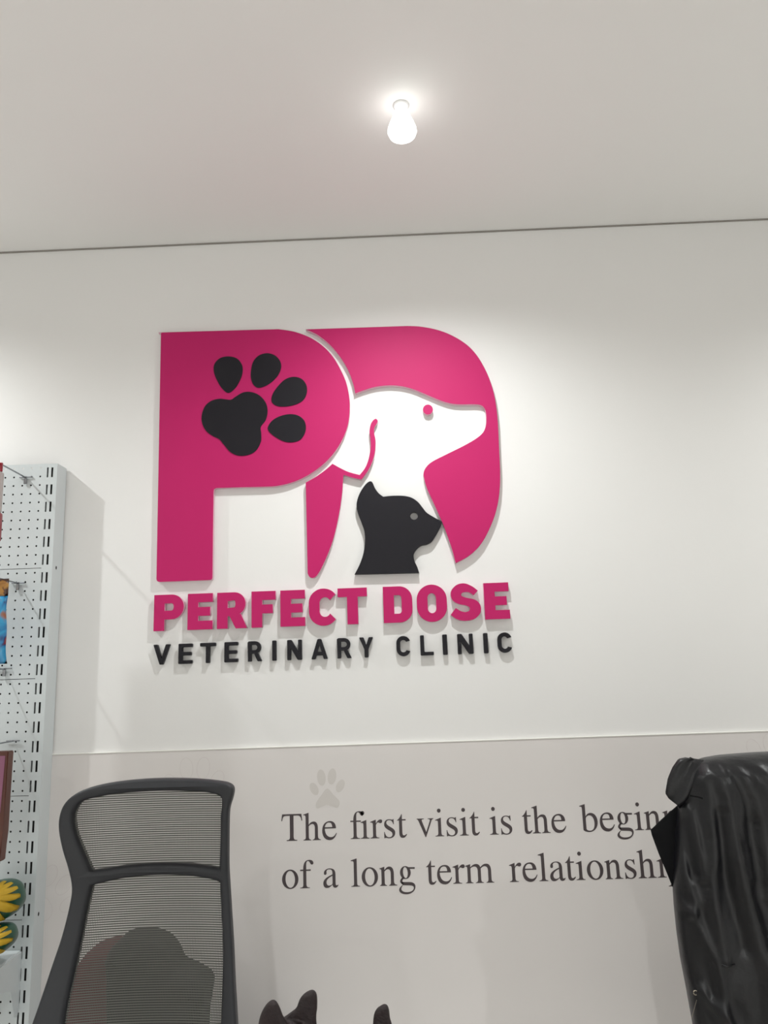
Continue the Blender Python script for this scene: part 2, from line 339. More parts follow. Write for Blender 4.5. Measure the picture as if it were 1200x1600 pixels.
def paw_outline(cu, cv, s, rot=0):
    X, Z = pz(cu, cv); k = s*0.0019; pcs = []
    for dx, dz, rx, rz, a in ((-11, 22, 9.5, 15, 0.08), (13, 22, 9.5, 15, -0.12), (-33, 2, 9, 14, 0.45), (33, 5, 9, 14, -0.45), (0, -20, 20, 16, 0)):
        c, s_ = math.cos(rot), math.sin(rot)
        pcs.append(ring(X+(dx*c-dz*s_)*k, Z+(dx*s_+dz*c)*k, rx*k, rz*k, a+rot))
    return pcs
plate('solid_paw_print', paw_solid(512.5, 1235.5, 1.0), PY+0.0001, 0.0004, M['ghost'], panel)
plate('outline_paw_print', paw_outline(303, 1226, 1.0), PY+0.0001, 0.0004, M['ghost2'], panel)
plate('outline_paw_print', paw_outline(74, 1398, 1.0, -0.55), PY+0.0001, 0.0004, M['ghost2'], panel)
plate('outline_paw_print', paw_outline(1199, 1192, 1.0, 0.25), PY+0.0001, 0.0004, M['ghost2'], panel)

# ================================================================== RAISED LOGO
TH = 0.016; LB = -0.0005; LF = LB-TH
def logo(name, pts, mats, thick=TH, back=LB, bevel=0.0008, holes=(), seg=6, parent=None):
    loops = [smooth_loop(px_loop(pts, back-thick), seg)] + [smooth_loop(px_loop(h, back-thick), 4) for h in holes]
    return plate(name, [loops], back, thick, mats, parent, bevel)
P_PTS = [(254, 519.3), (340, 516.8, 1), (435, 514.2, 1), (460, 518.2), (485, 527.5), (505, 541), (520, 557), (532, 577), (541, 598), (545.6, 620), (546.4, 641),
         (543.8, 663), (535.5, 685.5), (521.5, 708), (503, 727), (481, 742.5), (457.5, 753.4), (432.5, 759.3), (410, 760.6), (382.5, 761.2, 1), (338, 762.6, 1), (334.6, 764.5), (333.8, 768, 1),
         (332, 902, 1), (331, 905), (328, 906.3, 1), (249, 909.2, 1), (245.5, 908), (244.3, 904.5, 1), (251.3, 523, 1), (252, 520.3)]
pp = empty('sign_piece', at(395, 906, -0.009))
tag(pp, 'big magenta raised letter P with black paw print on the clinic wall', 'wall sign')
logo('letter_plate', P_PTS, [M['pink'], M['pinkside']], parent=pp)
def zo(pts): return [(220+a/4, 490+b/4) for a, b in pts]
TOES = [[(548, 267), (600, 280), (632, 320), (635, 370), (618, 420), (590, 465), (548, 495), (510, 470), (478, 420), (457, 365), (460, 315), (495, 278)],
        [(790, 247), (840, 262), (872, 300), (875, 345), (850, 395), (800, 440), (740, 463), (705, 445), (688, 400), (690, 345), (705, 295), (740, 260)],
        [(950, 395), (1000, 405), (1032, 440), (1038, 490), (1015, 540), (960, 570), (890, 581), (840, 572), (817, 545), (825, 500), (860, 450), (900, 412)],
        [(940, 628), (990, 640), (1025, 675), (1030, 730), (1005, 780), (960, 802), (900, 800), (840, 770), (800, 735), (795, 705), (825, 665), (880, 637)]]
PAD = [(565, 537), (590, 520), (640, 492), (690, 490), (740, 510), (780, 555), (792, 610), (780, 665), (750, 708), (752, 750), (750, 800), (720, 855), (670, 883), (610, 887), (560, 865), (520, 820), (490, 785), (450, 765), (410, 735), (385, 690), (380, 640), (400, 580), (440, 545), (490, 532), (535, 536)]
for tpts in TOES: tag(logo('toe_pad', zo(tpts), M['black'], 0.002, LF-0.0001, 0.0004, parent=pp), 'black toe pad')
tag(logo('paw_pad', zo(PAD), M['black'], 0.002, LF-0.0001, 0.0004, parent=pp), 'black paw pad')

D_PTS = [(477.6, 514.5, 1), (636, 509.2, 1), (658, 510.3), (684, 515.5), (706.5, 524.2), (729, 538.2), (746, 556.3), (760, 580.7), (768.9, 604), (774.5, 629), (778, 660), (780, 702), (781.6, 740), (780.8, 765),
         (778.3, 785), (773, 806), (764.6, 827), (754.7, 845.5), (743.4, 859.5), (729, 871), (712, 880, 1), (706.5, 859), (699.4, 838), (691, 816), (678.5, 788), (667.5, 764), (662.6, 747), (661.8, 739), (665.4, 730.5), (675, 721.5),
         (698, 709.6), (723.5, 697), (743.4, 685.5), (754.7, 675.6), (759.3, 664), (759.8, 649), (757.5, 638.8), (751.5, 633.2), (740.5, 631.7), (715, 631.7), (698, 628.9), (681, 622.8), (658, 613), (641, 606.6), (624, 603), (604.5, 602.3), (581.8, 605.6), (555, 614.7, 1),
         (552, 600.5), (545, 580.7), (533.7, 560.8), (516.7, 539.8), (496.8, 523.6)]
tag(recenter(logo('sign_piece', D_PTS, [M['pink'], M['pinkside']])), 'magenta raised D-shaped piece whose inner edge outlines the dog head', 'wall sign')
LEG_PTS = [(519.5, 724.6, 1), (542, 736.3), (562, 742, 1), (570.5, 730.9), (576, 716.7), (579, 699.7), (578.6, 685.5), (577.3, 674), (579.2, 662.9), (583.2, 656.5), (587.5, 654.2), (590.3, 657.8), (588, 662.8), (585, 668.5), (584.7, 677), (586.7, 688),
           (586, 705), (581.8, 721), (574.8, 735.5), (564.8, 749.3, 1), (550.7, 746.3), (537, 742, 1), (536, 750), (534.5, 771), (530, 802), (522.5, 836), (513.8, 861.8), (502.5, 887), (495.4, 898.7), (490, 902.8), (484, 901.8), (480.6, 896, 1), (477.6, 754, 1), (494, 744.5), (508, 734.5)]
tag(recenter(logo('sign_piece', LEG_PTS, [M['pink'], M['pinkside']], seg=5)), 'magenta raised tapering leg piece with thin curved ear line, right of the P', 'wall sign')
tag(recenter(logo('sign_piece', [(668.6+7.8*math.cos(a*PI/8), 639.8+7.8*math.sin(a*PI/8)) for a in range(16)], [M['pink'], M['pinkside']], seg=2)), 'small round magenta disc, the eye of the white dog head', 'wall sign')
CAT_PTS = [(554, 897.5, 1), (562, 881.7), (567.7, 864.7), (570, 847.7), (569.4, 830.7), (564.8, 816.5), (559.2, 802), (557, 791), (558.6, 779.7), (563.4, 768), (570.5, 757.6), (575.5, 753), (579.6, 752), (582.4, 754.7), (586, 762.7), (591.8, 770.6), (598.9, 776, 1),
           (613, 774.5), (630, 774.6), (642.8, 777.4), (652.7, 783.9), (659.8, 792.4), (666.9, 801), (678, 808), (688, 813.5), (690.4, 817), (686.7, 826.4), (679.6, 839), (674, 846.5), (666.9, 850.3), (658.4, 852.3), (651.3, 857.6), (646.6, 866), (647.6, 876), (652, 886), (655, 895, 1)]
tag(recenter(logo('sign_piece', CAT_PTS, M['black'], holes=[[(647+6*math.cos(a*PI/6), 806+6*math.sin(a*PI/6)) for a in range(12)]])), 'black raised cat head in profile with a round eye hole', 'wall sign')

# lettering: unit outlines 0..1, fitted to each letter's place
def rr(pts): return pts
def arcp(cx, cy, rx, ry, a0, a1, n=12):
    return [(cx+rx*math.cos(math.radians(a0+(a1-a0)*k/n)), cy+ry*math.sin(math.radians(a0+(a1-a0)*k/n))) for k in range(n+1)]
def bold(ch, w, h):
    "heavy grotesque capitals in metres, w wide, h high"
    s = 0.30*h; t = 0.245*h       # stem, arm
    if ch == 'E': return [[(0, 0), (w, 0), (w, t), (s, t), (s, .5*h-t*.5), (.9*w, .5*h-t*.5), (.9*w, .5*h+t*.5), (s, .5*h+t*.5), (s, h-t), (w, h-t), (w, h), (0, h)]]
    if ch == 'F': return [[(0, 0), (s, 0), (s, .30*h), (.9*w, .30*h+.08*h), (.9*w, .38*h+t), (s, .38*h+t), (s, h-t), (w, h-t), (w, h), (0, h)]] if False else [[(0, 0), (s, 0), (s, .385*h), (.88*w, .385*h), (.88*w, .385*h+t), (s, .385*h+t), (s, h-t), (w, h-t), (w, h), (0, h)]]
    if ch == 'T': return [[(.5*w-s/2, 0), (.5*w+s/2, 0), (.5*w+s/2, h-t), (w, h-t), (w, h), (0, h), (0, h-t), (.5*w-s/2, h-t)]]
    if ch == 'P':
        b = .31*h; R = (h-b)/2
        return [[(0, 0), (s, 0), (s, b)]+arcp(w-R, b+R, R, R, -90, 90, 18)+[(0, h)], [(s, b+t)]+arcp(w-R, b+R, R-s*.95, R-t, -90, 90, 10)+[(s, h-t)]]
    if ch == 'R':
        b = .36*h; R = (h-b)/2; xr = .95*w
        return [[(0, 0), (s, 0), (s, b-.02*h), (s+.05*h, b-.02*h), (w-s*1.06, 0), (w, 0), (.80*w, b+.03*h)]+arcp(xr-R, b+R, R, R, -62, 90, 16)+[(0, h)], [(s, b+t*.85)]+arcp(xr-R, b+R, R-s*.95, R-t*.9, -90, 90, 10)+[(s, h-t)]]
    if ch == 'D':
        R = .36*h
        return [[(0, 0)]+arcp(w-R, R, R, R, -90, 0)+arcp(w-R, h-R, R, R, 0, 90)+[(0, h)],
                [(s, t)]+arcp(w-s-.08*h, t+.09*h, .08*h, .09*h, -90, 0, 6)+arcp(w-s-.08*h, h-t-.09*h, .08*h, .09*h, 0, 90, 6)+[(s, h-t)]]
    if ch == 'O':
        R = w/2; o = .015*h
        return [arcp(R, R-o, R, R, 180, 360, 20)+arcp(R, h-R+o, R, R, 0, 180, 20), arcp(R, t+.11*h, R-s, .13*h, 180, 360, 12)+arcp(R, h-t-.11*h, R-s, .13*h, 0, 180, 12)]
    if ch == 'C':
        R = .5*w; o = .015*h; ri = .15*h
        out = arcp(R+.02*w, h-R+o, R+.02*w, R, 34, 180, 18)+arcp(R+.02*w, R-o, R+.02*w, R, 180, 326, 18)
        inn = arcp(s+ri, t+ri-o, ri, ri, -25, -180, 10)+arcp(s+ri, h-t-ri+o, ri, ri, 180, 25, 10)
        return [out+inn]
    if ch == 'S':
        c = [(.93, .80, 1), (.74, .93), (.5, 1.015), (.25, .985), (.06, .84), (.03, .68), (.10, .54), (.28, .45), (.52, .40), (.63, .335), (.60, .255), (.47, .225), (.32, .26), (.17, .345, 1), (-.01, .16, 1),
             (.2, .03), (.47, -.015), (.76, .025), (.96, .17), (1.0, .34), (.93, .48), (.78, .565), (.52, .62), (.38, .675), (.40, .75), (.53, .775), (.66, .75), (.78, .675, 1)]
        return [[(x*w, z*h) for x, z in smooth_loop(c, 5)]]
def thin(ch, w, h):
    "rounded DIN capitals with even strokes"
    s = .195*h
    def st(a, b, e=0):   # one straight stroke with softened ends
        a = Vector(a); b = Vector(b); d = (b-a).normalized(); n = Vector((-d.y, d.x))*s/2; r = s*.28
        P = []
        for c, q in ((a, -1), (b, 1)):
            if q == -1: P += [tuple(c-n*.45), tuple(c-n*.45)] and [tuple(c+n*.55), tuple(c-n*.55), tuple(c-n+d*r)]
            else: P += [tuple(c-n-d*r), tuple(c-n*.55), tuple(c+n*.55), tuple(c+n-d*r)]
        P += [tuple(a+n+d*r)]
        return P
    k = s/2
    def soft(P, r=s*.22):   # cut corners of a polygon
        o = []
        for i, p in enumerate(P):
            p = Vector(p); a = Vector(P[i-1]); b = Vector(P[(i+1) % len(P)])
            ra = min(r, (a-p).length*.45); rb = min(r, (b-p).length*.45)
            q0 = p+(a-p).normalized()*ra; q1 = p+(b-p).normalized()*rb
            o += [tuple(q0), tuple((q0+q1+p*2)/4), tuple(q1)]
        return o
    if ch == 'I': return [[soft([(0, 0), (w, 0), (w, h), (0, h)])]]
    if ch == 'L': return [[soft([(0, 0), (w, 0), (w, s*.9), (s, s*.9), (s, h), (0, h)])]]
    if ch == 'T': return [[soft([(.5*w-k, 0), (.5*w+k, 0), (.5*w+k, h-s*.9), (w, h-s*.9), (w, h), (0, h), (0, h-s*.9), (.5*w-k, h-s*.9)])]]
    if ch == 'E': return [[soft([(0, 0), (w, 0), (w, s*.9), (s, s*.9), (s, .5*h-s*.45), (.93*w, .5*h-s*.45), (.93*w, .5*h+s*.45), (s, .5*h+s*.45), (s, h-s*.9), (w, h-s*.9), (w, h), (0, h)])]]
    if ch == 'V': return [[soft([(.40*w, 0), (.60*w, 0), (w, h), (w-s*1.08, h), (.5*w, s*1.5), (s*1.08, h), (0, h)])]]
    if ch == 'N': return [[soft([(0, 0), (s*.95, 0), (s*.95, h-s*2.1), (w-s*1.1, 0), (w, 0), (w, h), (w-s*.95, h), (w-s*.95, s*2.1), (s*1.1, h), (0, h)])]]
    if ch == 'A': return [[soft([(0, 0), (s*1.05, 0), (.30*w, s*.95), (.70*w, s*.95), (w-s*1.05, 0), (w, 0), (.61*w, h), (.39*w, h)]), [(.37*w, s*1.85), (.63*w, s*1.85), (.5*w, .72*h)]]]
    if ch == 'Y': return [[soft([(.5*w-k, 0), (.5*w+k, 0), (.5*w+k, .40*h), (w, h), (w-s*1.15, h), (.5*w, .62*h), (s*1.15, h), (0, h), (.5*w-k, .40*h)])]]
    if ch == 'R':
        b = .38*h; R = (h-b)/2; x = .93*w
        return [[soft([(0, 0), (s, 0), (s, b)])[:-3]+[(s, b), (.46*w, b)]+soft([(.46*w, b), (w-s*1.1, 0), (w, 0), (.74*w, b+.04*h)])[3:9]+[(.74*w, b+.02*h)]+arcp(x-R, b+R, R, R, -65, 90, 10)+[(s*.3, h), (0, h-s*.3)],
                 [(s, b+s*.9)]+arcp(x-R, b+R, R-s*.9, R-s*.9, -90, 90, 8)+[(s, h-s*.9)]]]
    if ch == 'C':
        R = w/2; out = arcp(R, h-R, R, R, 18, 180, 14)+arcp(R, R, R, R, 180, 342, 14); ri = R-s
        a = arcp(R, R, ri, ri, -22, -180, 12)+arcp(R, h-R, ri, ri, 180, 22, 12)
        return [[out+a]]
def vmid(u, a, b, u0, u1): return a+(b-a)*(u-u0)/(u1-u0)
LY = LF
def letters(word, spans, base, cap, gen, mats, labels, thick, group, bevel):
    (bu0, bv0), (bu1, bv1) = base; (cu0, cv0), (cu1, cv1) = cap
    Y = LB-thick
    zb = (at(bu0, bv0, Y).z+at(bu1, bv1, Y).z)/2; zt = (at(cu0, cv0, Y).z+at(cu1, cv1, Y).z)/2
    print(word, 'z', at(bu0, bv0, Y).z, at(bu1, bv1, Y).z, at(cu0, cv0, Y).z, at(cu1, cv1, Y).z)
    for ch, (a, b), lab in zip(word, spans, labels):
        vm = (bv0+(bv1-bv0)*(a-bu0)/(bu1-bu0) + cv0+(cv1-cv0)*(a-cu0)/(cu1-cu0))/2
        x0 = at(a, vm, Y).x; x1 = at(b, vm-0.037*(b-a), Y).x
        g = gen(ch, x1-x0, zt-zb)
        pcs = g if isinstance(g[0][0], list) else [g]
        pcs = [[[(x0+p[0], zb+p[1]) for p in c] for c in pc] for pc in pcs]
        tag(recenter(plate('sign_letter', pcs, LB, thick, mats, None, bevel)), lab, 'sign letter', group)
BIG = [('P', 240.3, 287.1, 'magenta raised letter P that starts the word PERFECT'), ('E', 293, 332.4, 'magenta raised letter E between the P and R of PERFECT'), ('R', 339, 386, 'magenta raised letter R in the word PERFECT'),
       ('F', 392.9, 430.8, 'magenta raised letter F in the word PERFECT'), ('E', 438, 476.6, 'magenta raised letter E between the F and C of PERFECT'), ('C', 482.5, 526.5, 'magenta raised letter C in the word PERFECT'),
       ('T', 527.8, 573.8, 'magenta raised letter T that ends the word PERFECT'), ('D', 598.9, 644.4, 'magenta raised letter D that starts the word DOSE'), ('O', 651.3, 698.4, 'magenta raised letter O in the word DOSE'),
       ('S', 703.6, 751, 'magenta raised letter S in the word DOSE'), ('E', 756.6, 795.8, 'magenta raised letter E that ends the word DOSE')]
letters([b[0] for b in BIG], [(b[1], b[2]) for b in BIG], ((240, 987), (797.6, 966)), ((240.7, 930.4), (794, 909.3)), bold, [M['pink'], M['pinkside']], [b[3] for b in BIG], TH, 'magenta letters of the clinic name', 0.0006)
SM = [('V', 239, 265, 'V that starts VETERINARY'), ('E', 278.5, 300, 'E between the V and T of VETERINARY'), ('T', 312.2, 336.6, 'T in VETERINARY'), ('E', 350.3, 371.4, 'E between the T and R of VETERINARY'), ('R', 386.6, 409, 'R between the E and I of VETERINARY'),
      ('I', 425.1, 431.5, 'I in VETERINARY'), ('N', 448.6, 471.5, 'N in VETERINARY'), ('A', 486.2, 511.8, 'A in VETERINARY'), ('R', 526.5, 549, 'R between the A and Y of VETERINARY'), ('Y', 561.3, 583.3, 'Y that ends VETERINARY'),
      ('C', 619.3, 641.3, 'C that starts CLINIC'), ('L', 656.8, 677.4, 'L in CLINIC'), ('I', 691.7, 699, 'I between the L and N of CLINIC'), ('N', 715.1, 739.3, 'N in CLINIC'), ('I', 755.8, 762.6, 'I between the N and last C of CLINIC'), ('C', 777.8, 800.2, 'C that ends CLINIC')]
letters([b[0] for b in SM], [(b[1], b[2]) for b in SM], ((250.4, 1039), (788.8, 1019.5)), ((243, 1007.6), (790.7, 987.6)), thin, M['black'], ['small black raised letter '+b[3] for b in SM], 0.013, 'black letters of the second line', 0.001)

# ================================================================== CEILING LIGHTS
def ceiling_light(x, y, label):
    r = empty('ceiling_light', (x, y, CEIL+0.004)); tag(r, label, 'light')
    z = CEIL+0.004
    bm = bmesh.new(); lathe(bm, (x, y, z), [(0, -0.0005), (0.019, -0.0005), (0.019, -0.003), (0.014, -0.007), (0, -0.007)]); bmobj('ceiling_rose', bm, M['lampmetal'], r, True)
    bm = bmesh.new(); lathe(bm, (x, y, z), [(0, -0.006), (0.011, -0.007), (0.016, -0.018), (0.022, -0.034), (0.029, -0.051), (0.0335, -0.064), (0.0345, -0.072), (0.031, -0.081), (0.020, -0.087), (0, -0.089)]); bmobj('bulb', bm, M['glow'], r, True)
    return r
ceiling_light(NEAR_LAMPS[0][0], NEAR_LAMPS[0][1], 'small glowing spotlight bulb on the ceiling above the logo')

# ================================================================== GONDOLA SHELVING
GY = -0.065
zt0 = at(90, 724, GY).z
g = empty('display_shelving', (-1.3, GY, 0)); tag(g, 'white metal pegboard display shelving with slotted upright at the left wall', 'shelving')
PX0, PX1 = at(90, 724, GY).x-0.0305, at(90, 724, GY).x
SL0 = -0.9742-0.0045
# slotted upright: front face with two columns of slots, sides, top
Z0 = 0.5896+EYE; PITCHZ = 0.05   # first slot top
ZSH = 0.0
def slot_face(bm, x0, x1, y, ztop, zbot, cols, first, pitch, ln):
    xs = [x0]
    for a, b in cols: xs += [a, b]
    xs.append(x1); zs = [ztop]; z = first
    while z-ln > zbot+0.002: zs += [z, z-ln]; z -= pitch
    zs.append(zbot)
    V = [[bm.verts.new((x, y, z)) for x in xs] for z in zs]
    for i in range(len(zs)-1):
        for j in range(len(xs)-1):
            if i % 2 == 1 and j % 2 == 1: 
                # slot wall returns
                q = [V[i][j], V[i][j+1], V[i+1][j+1], V[i+1][j]]
                w = [bm.verts.new(v.co+Vector((0, 0.0007, 0))) for v in q]
                for k in range(4): bm.faces.new((q[k], q[(k+1) % 4], w[(k+1) % 4], w[k]))
                continue
            bm.faces.new((V[i][j], V[i+1][j], V[i+1][j+1], V[i][j+1]))
s1 = (SL0-0.0028+0.0045, SL0+0.0028+0.0045); s0 = (s1[0]-0.0125, s1[1]-0.0135)
bm = bmesh.new()
slot_face(bm, PX0, PX1, GY, zt0, 0.05, [s0, s1], Z0, PITCHZ, 0.029)
def quad(bm, *p): bm.faces.new([bm.verts.new(q) for q in p])
YW = -0.0005
quad(bm, (PX1, GY, zt0), (PX1, GY, 0.05), (PX1, YW-0.004, 0.05), (PX1, YW-0.004, zt0))
quad(bm, (PX0, GY, zt0), (PX0, GY, 0.05), (PX0, YW-0.004, 0.05), (PX0, YW-0.004, zt0))
quad(bm, (PX0, GY, zt0), (PX1, GY, zt0), (PX1, YW-0.004, zt0), (PX0, YW-0.004, zt0))
quad(bm, (PX0, YW-0.004, zt0), (PX1, YW-0.004, zt0), (PX1, YW-0.004, 0.05), (PX0, YW-0.004, 0.05))
quad(bm, (PX0, GY, .05), (PX1, GY, .05), (PX1, YW-0.004, .05), (PX0, YW-0.004, .05))
bmesh.ops.remove_doubles(bm, verts=bm.verts[:], dist=1e-5)
up = bmobj('upright', bm, M['white_metal'], g)
bm = bmesh.new(); box(bm, PX0+0.002, PX1-0.002, GY+0.007, GY+0.012, 0.06, zt0-0.01); bmobj('slot_shade_sheet', bm, M['dark'], up)  # added dark sheet, paints the shade inside the hollow upright
# small screw marks on the side of the upright
for u, v in ((91.5, 887), (63, 1428)):
    bm = bmesh.new()
    p = at(u, v, -0.04); bmesh.ops.create_uvsphere(bm, u_segments=10, v_segments=6, radius=0.004, matrix=Matrix.Translation((PX1, -0.04, p.z)) @ Matrix.Diagonal((0.15, 1, 1.3, 1)))
    bmobj('screw_hole', bm, M['dark'], up)
# foot
bm = bmesh.new(); box(bm, PX0, PX1, -0.40, -0.01, 0, 0.05, 0.004); bmobj('base_foot', bm, M['white_metal'], g)
# pegboard panels, 0.30 m high, holes every 25 mm
HX = at(63.3, 731, GY).x; HZ = at(63.3, 731, GY).z
def peg_panel(k):
    bm = bmesh.new(); ztop = HZ+0.0125-0.0008-0.30*k if k else HZ+0.012; zbot = HZ+0.0125-0.30*(k+1)+0.0008
    c = 0.025; R = 0.0027; yf = GY+0.001
    ncol = 16; xr = PX0+0.0002
    for i in range(12):
        cz = HZ-0.30*k-c*i
        top = ztop if i == 0 else cz+c/2; bot = zbot if i == 11 else cz-c/2
        for j in range(ncol):
            cx = HX-c*j; rt = xr if j == 0 else cx+c/2; lf = cx-c/2
            P = [(rt, cz), (rt, top), (cx, top), (lf, top), (lf, cz), (lf, bot), (cx, bot), (rt, bot)]
            O = [bm.verts.new((a, yf, b)) for a, b in P]
            I = [bm.verts.new((cx+R*math.cos(PI/4*q), yf, cz+R*math.sin(PI/4*q))) for q in range(8)]
            B = [bm.verts.new((v.co.x, yf+0.0006, v.co.z)) for v in I]
            for q in range(8):
                bm.faces.new((O[q], O[(q+1) % 8], I[(q+1) % 8], I[q])); bm.faces.new((I[q], I[(q+1) % 8], B[(q+1) % 8], B[q]))
    xl = HX-c*(ncol-1)-c/2
    quad(bm, (xl, yf, ztop), (xr, yf, ztop), (xr, yf+0.014, ztop), (xl, yf+0.014, ztop))
    quad(bm, (xl, yf, zbot), (xr, yf, zbot), (xr, yf+0.014, zbot), (xl, yf+0.014, zbot))
    bmesh.ops.remove_doubles(bm, verts=bm.verts[:], dist=1e-5)
    bmobj('pegboard_panel', bm, M['white_metal'], g)
    return xl
for k in range(6): XLB = peg_panel(k)
bm = bmesh.new(); box(bm, XLB, PX0, GY+0.016, GY+0.018, 0.15, zt0-0.02); bmobj('hole_shade_sheet', bm, M['dark'], g)  # added near-black sheet, its colour is the shade behind the peg holes
bm = bmesh.new(); box(bm, XLB-0.03, XLB, GY, -0.0045, 0, zt0, 0.001); bmobj('far_upright', bm, M['white_metal'], g)
# shelf with bracket
sp = at(35, 1484, GY); SHZ = sp.z; SHX = sp.x
sh = empty('x', (0, 0, 0)); bpy.data.objects.remove(sh)
bm = bmesh.new(); box(bm, XLB, SHX-0.003, GY-0.30, GY-0.002, SHZ-0.026, SHZ, 0.003)
shelf = bmobj('shelf', bm, M['white_metal'], g)
bm = bmesh.new()
prof = [(GY+0.0, SHZ-0.004), (GY-0.28, SHZ-0.006), (GY-0.28, SHZ-0.026), (GY-0.05, SHZ-0.075), (GY-0.035, SHZ-0.11), (GY-0.022, SHZ-0.145), (GY-0.006, SHZ-0.150), (GY+0.0, SHZ-0.135)]
A = [bm.verts.new((SHX-0.001, y, z)) for y, z in prof]; B = [bm.verts.new((SHX-0.003, y, z)) for y, z in prof]
bm.faces.new(A); bm.faces.new(B[::-1])
for k in range(len(A)): bm.faces.new((A[k], A[(k+1) % len(A)], B[(k+1) % len(A)], B[k]))
bmobj('bracket', bm, M['white_metal'], shelf)

# hooks ------------------------------------------------------------------
def hook(u, v, length, label):
    p = at(u, v, GY)
    r = empty('peg_hook', p); tag(r, label, 'hook', 'chrome hooks on the pegboard')
    bm = bmesh.new()
    tube(bm, [(p.x-0.018, p.y-0.003, p.z), (p.x+0.018, p.y-0.003, p.z)], 0.0016)
    for sx in (-0.017, 0.017): tube(bm, [(p.x+sx, p.y-0.003, p.z), (p.x+sx, p.y+0.001, p.z+0.001)], 0.0016)
    bmobj('crossbar', bm, M['chrome'], r)
    bm = bmesh.new(); box(bm, p.x-0.004, p.x+0.004, p.y-0.006, p.y-0.002, p.z-0.020, p.z+0.002, 0.0008); bmobj('clip', bm, M['chrome'], r)
    bm = bmesh.new(); tube(bm, [(p.x, p.y-0.004, p.z-0.001), (p.x, p.y-length*0.5, p.z+0.001), (p.x, p.y-length+0.01, p.z+0.002), (p.x, p.y-length, p.z+0.012)], 0.0021); bmobj('arm', bm, M['chrome'], r)
    return p
h1 = hook(41, 746, 0.20, 'uppermost chrome hook, holding the red package'); h2 = hook(29, 911, 0.17, 'middle chrome hook, holding the blue pouch'); h3 = hook(8, 1045, 0.20, 'lowest visible chrome hook, above the brown package')

# products -----------------------------------------------------------------
def slab(u0, v0, u1, v1, Y, th, leftw):
    a = at(u1, v0, Y); b = at(u1, v1, Y); return a.x-leftw, (a.x), b.z, a.z
# red package on the top hook: red header, grey blister, red foot
Y1 = h1.y-0.150
q0, q1 = at(4.5, 724, Y1), at(5.8, 845, Y1); qa, qb = at(5, 737, Y1).z, at(5, 800, Y1).z
rp = empty('hanging_package', (q0.x-0.06, Y1, q1.z)); tag(rp, 'dark red package with a clear grey window hanging from the top hook', 'package')
bm = bmesh.new(); box(bm, q0.x-0.12, q0.x, Y1-0.003, Y1+0.003, qa, q0.z+0.002, 0.002); bmobj('header', bm, M['redpack'], rp)
bm = bmesh.new(); box(bm, q0.x-0.12, q0.x+0.0005, Y1-0.012, Y1+0.012, qb, qa, 0.005); bmobj('window', bm, M['palepack'], rp, True)
bm = bmesh.new(); box(bm, q0.x-0.12, q0.x+0.002, Y1-0.016, Y1+0.016, q1.z, qb, 0.006); bmobj('pouch_body', bm, M['redpack'], rp, True)
# blue pouch
Y2 = h2.y-0.13
a = at(14.5, 904, Y2); b = at(11.5, 1037, Y2)
bp_ = empty('hanging_package', ((a.x-0.06), Y2, b.z)); tag(bp_, 'bright blue pouch with orange printed top hanging from the middle hook', 'package')
def pouch(x0, x1f, z0, z1, Y, depth, nz=26, nx=14):
    bm = bmesh.new()
    for sgn in (-1, 1):
        V = []
        for i in range(nz+1):
            t = i/nz; z = z0+(z1-z0)*t; xr = x1f(t); row = []
            for j in range(nx+1):
                s = j/nx; x = x0+(xr-x0)*s
                d = depth*(math.sin(PI*min(max(t, 0.0), 1))**0.6)*(math.sin(PI*s)**0.5) if 0 < s < 1 and 0 < t < 1 else 0
                d *= 1+0.12*math.sin(9*t+4*s)
                row.append(bm.verts.new((x, Y+sgn*(d+0.0006), z)))
            V.append(row)
        for i in range(nz):
            for j in range(nx): bm.faces.new((V[i][j], V[i][j+1], V[i+1][j+1], V[i+1][j]))
    bmesh.ops.remove_doubles(bm, verts=bm.verts[:], dist=0.0013)
    return bm
bm = pouch(a.x-0.12, lambda t: b.x+(a.x-b.x)*t-0.004*math.sin(PI*t)-0.002*math.sin(3*PI*t), b.z, a.z-0.045, Y2, 0.016)
bmobj('pouch_body', bm, M['foil'], bp_, True)
bm = pouch(a.x-0.12, lambda t: a.x, a.z-0.046, a.z, Y2, 0.003, 6, 14)
bmobj('header', bm, M['foiltop'], bp_, True)
# brown package
Y3 = h3.y-0.15
a3 = at(17.5, 1173, Y3); b3 = at(4.0, 1345, Y3); m3 = at(8, 1300, Y3)
br = empty('hanging_package', (a3.x-0.06, Y3, b3.z)); tag(br, 'dark brown package with a mauve label hanging below the blue pouch', 'package')
bm = bmesh.new()
P = [(a3.x-0.12, a3.z), (a3.x, a3.z), (m3.x+0.001, m3.z), (b3.x, b3.z), (a3.x-0.12, b3.z)]
A = [bm.verts.new((x, Y3-0.014, z)) for x, z in P]; B = [bm.verts.new((x, Y3+0.014, z)) for x, z in P]
bm.faces.new(A); bm.faces.new(B[::-1])
for k in range(5): bm.faces.new((A[k], A[(k+1) % 5], B[(k+1) % 5], B[k]))
bmesh.ops.bevel(bm, geom=bm.edges[:], offset=0.002, segments=2, affect='EDGES')
bmobj('box_body', bm, M['brownpack'], br)
bm = bmesh.new(); c0 = at(8, 1181, Y3-0.016); c1 = at(0, 1270, Y3-0.016)
quad(bm, (a3.x-0.11, Y3-0.0150, c0.z), (c0.x, Y3-0.0150, c0.z), (c1.x, Y3-0.0150, c1.z), (a3.x-0.11, Y3-0.0150, c1.z)); bmobj('label_print', bm, M['purple'], br)
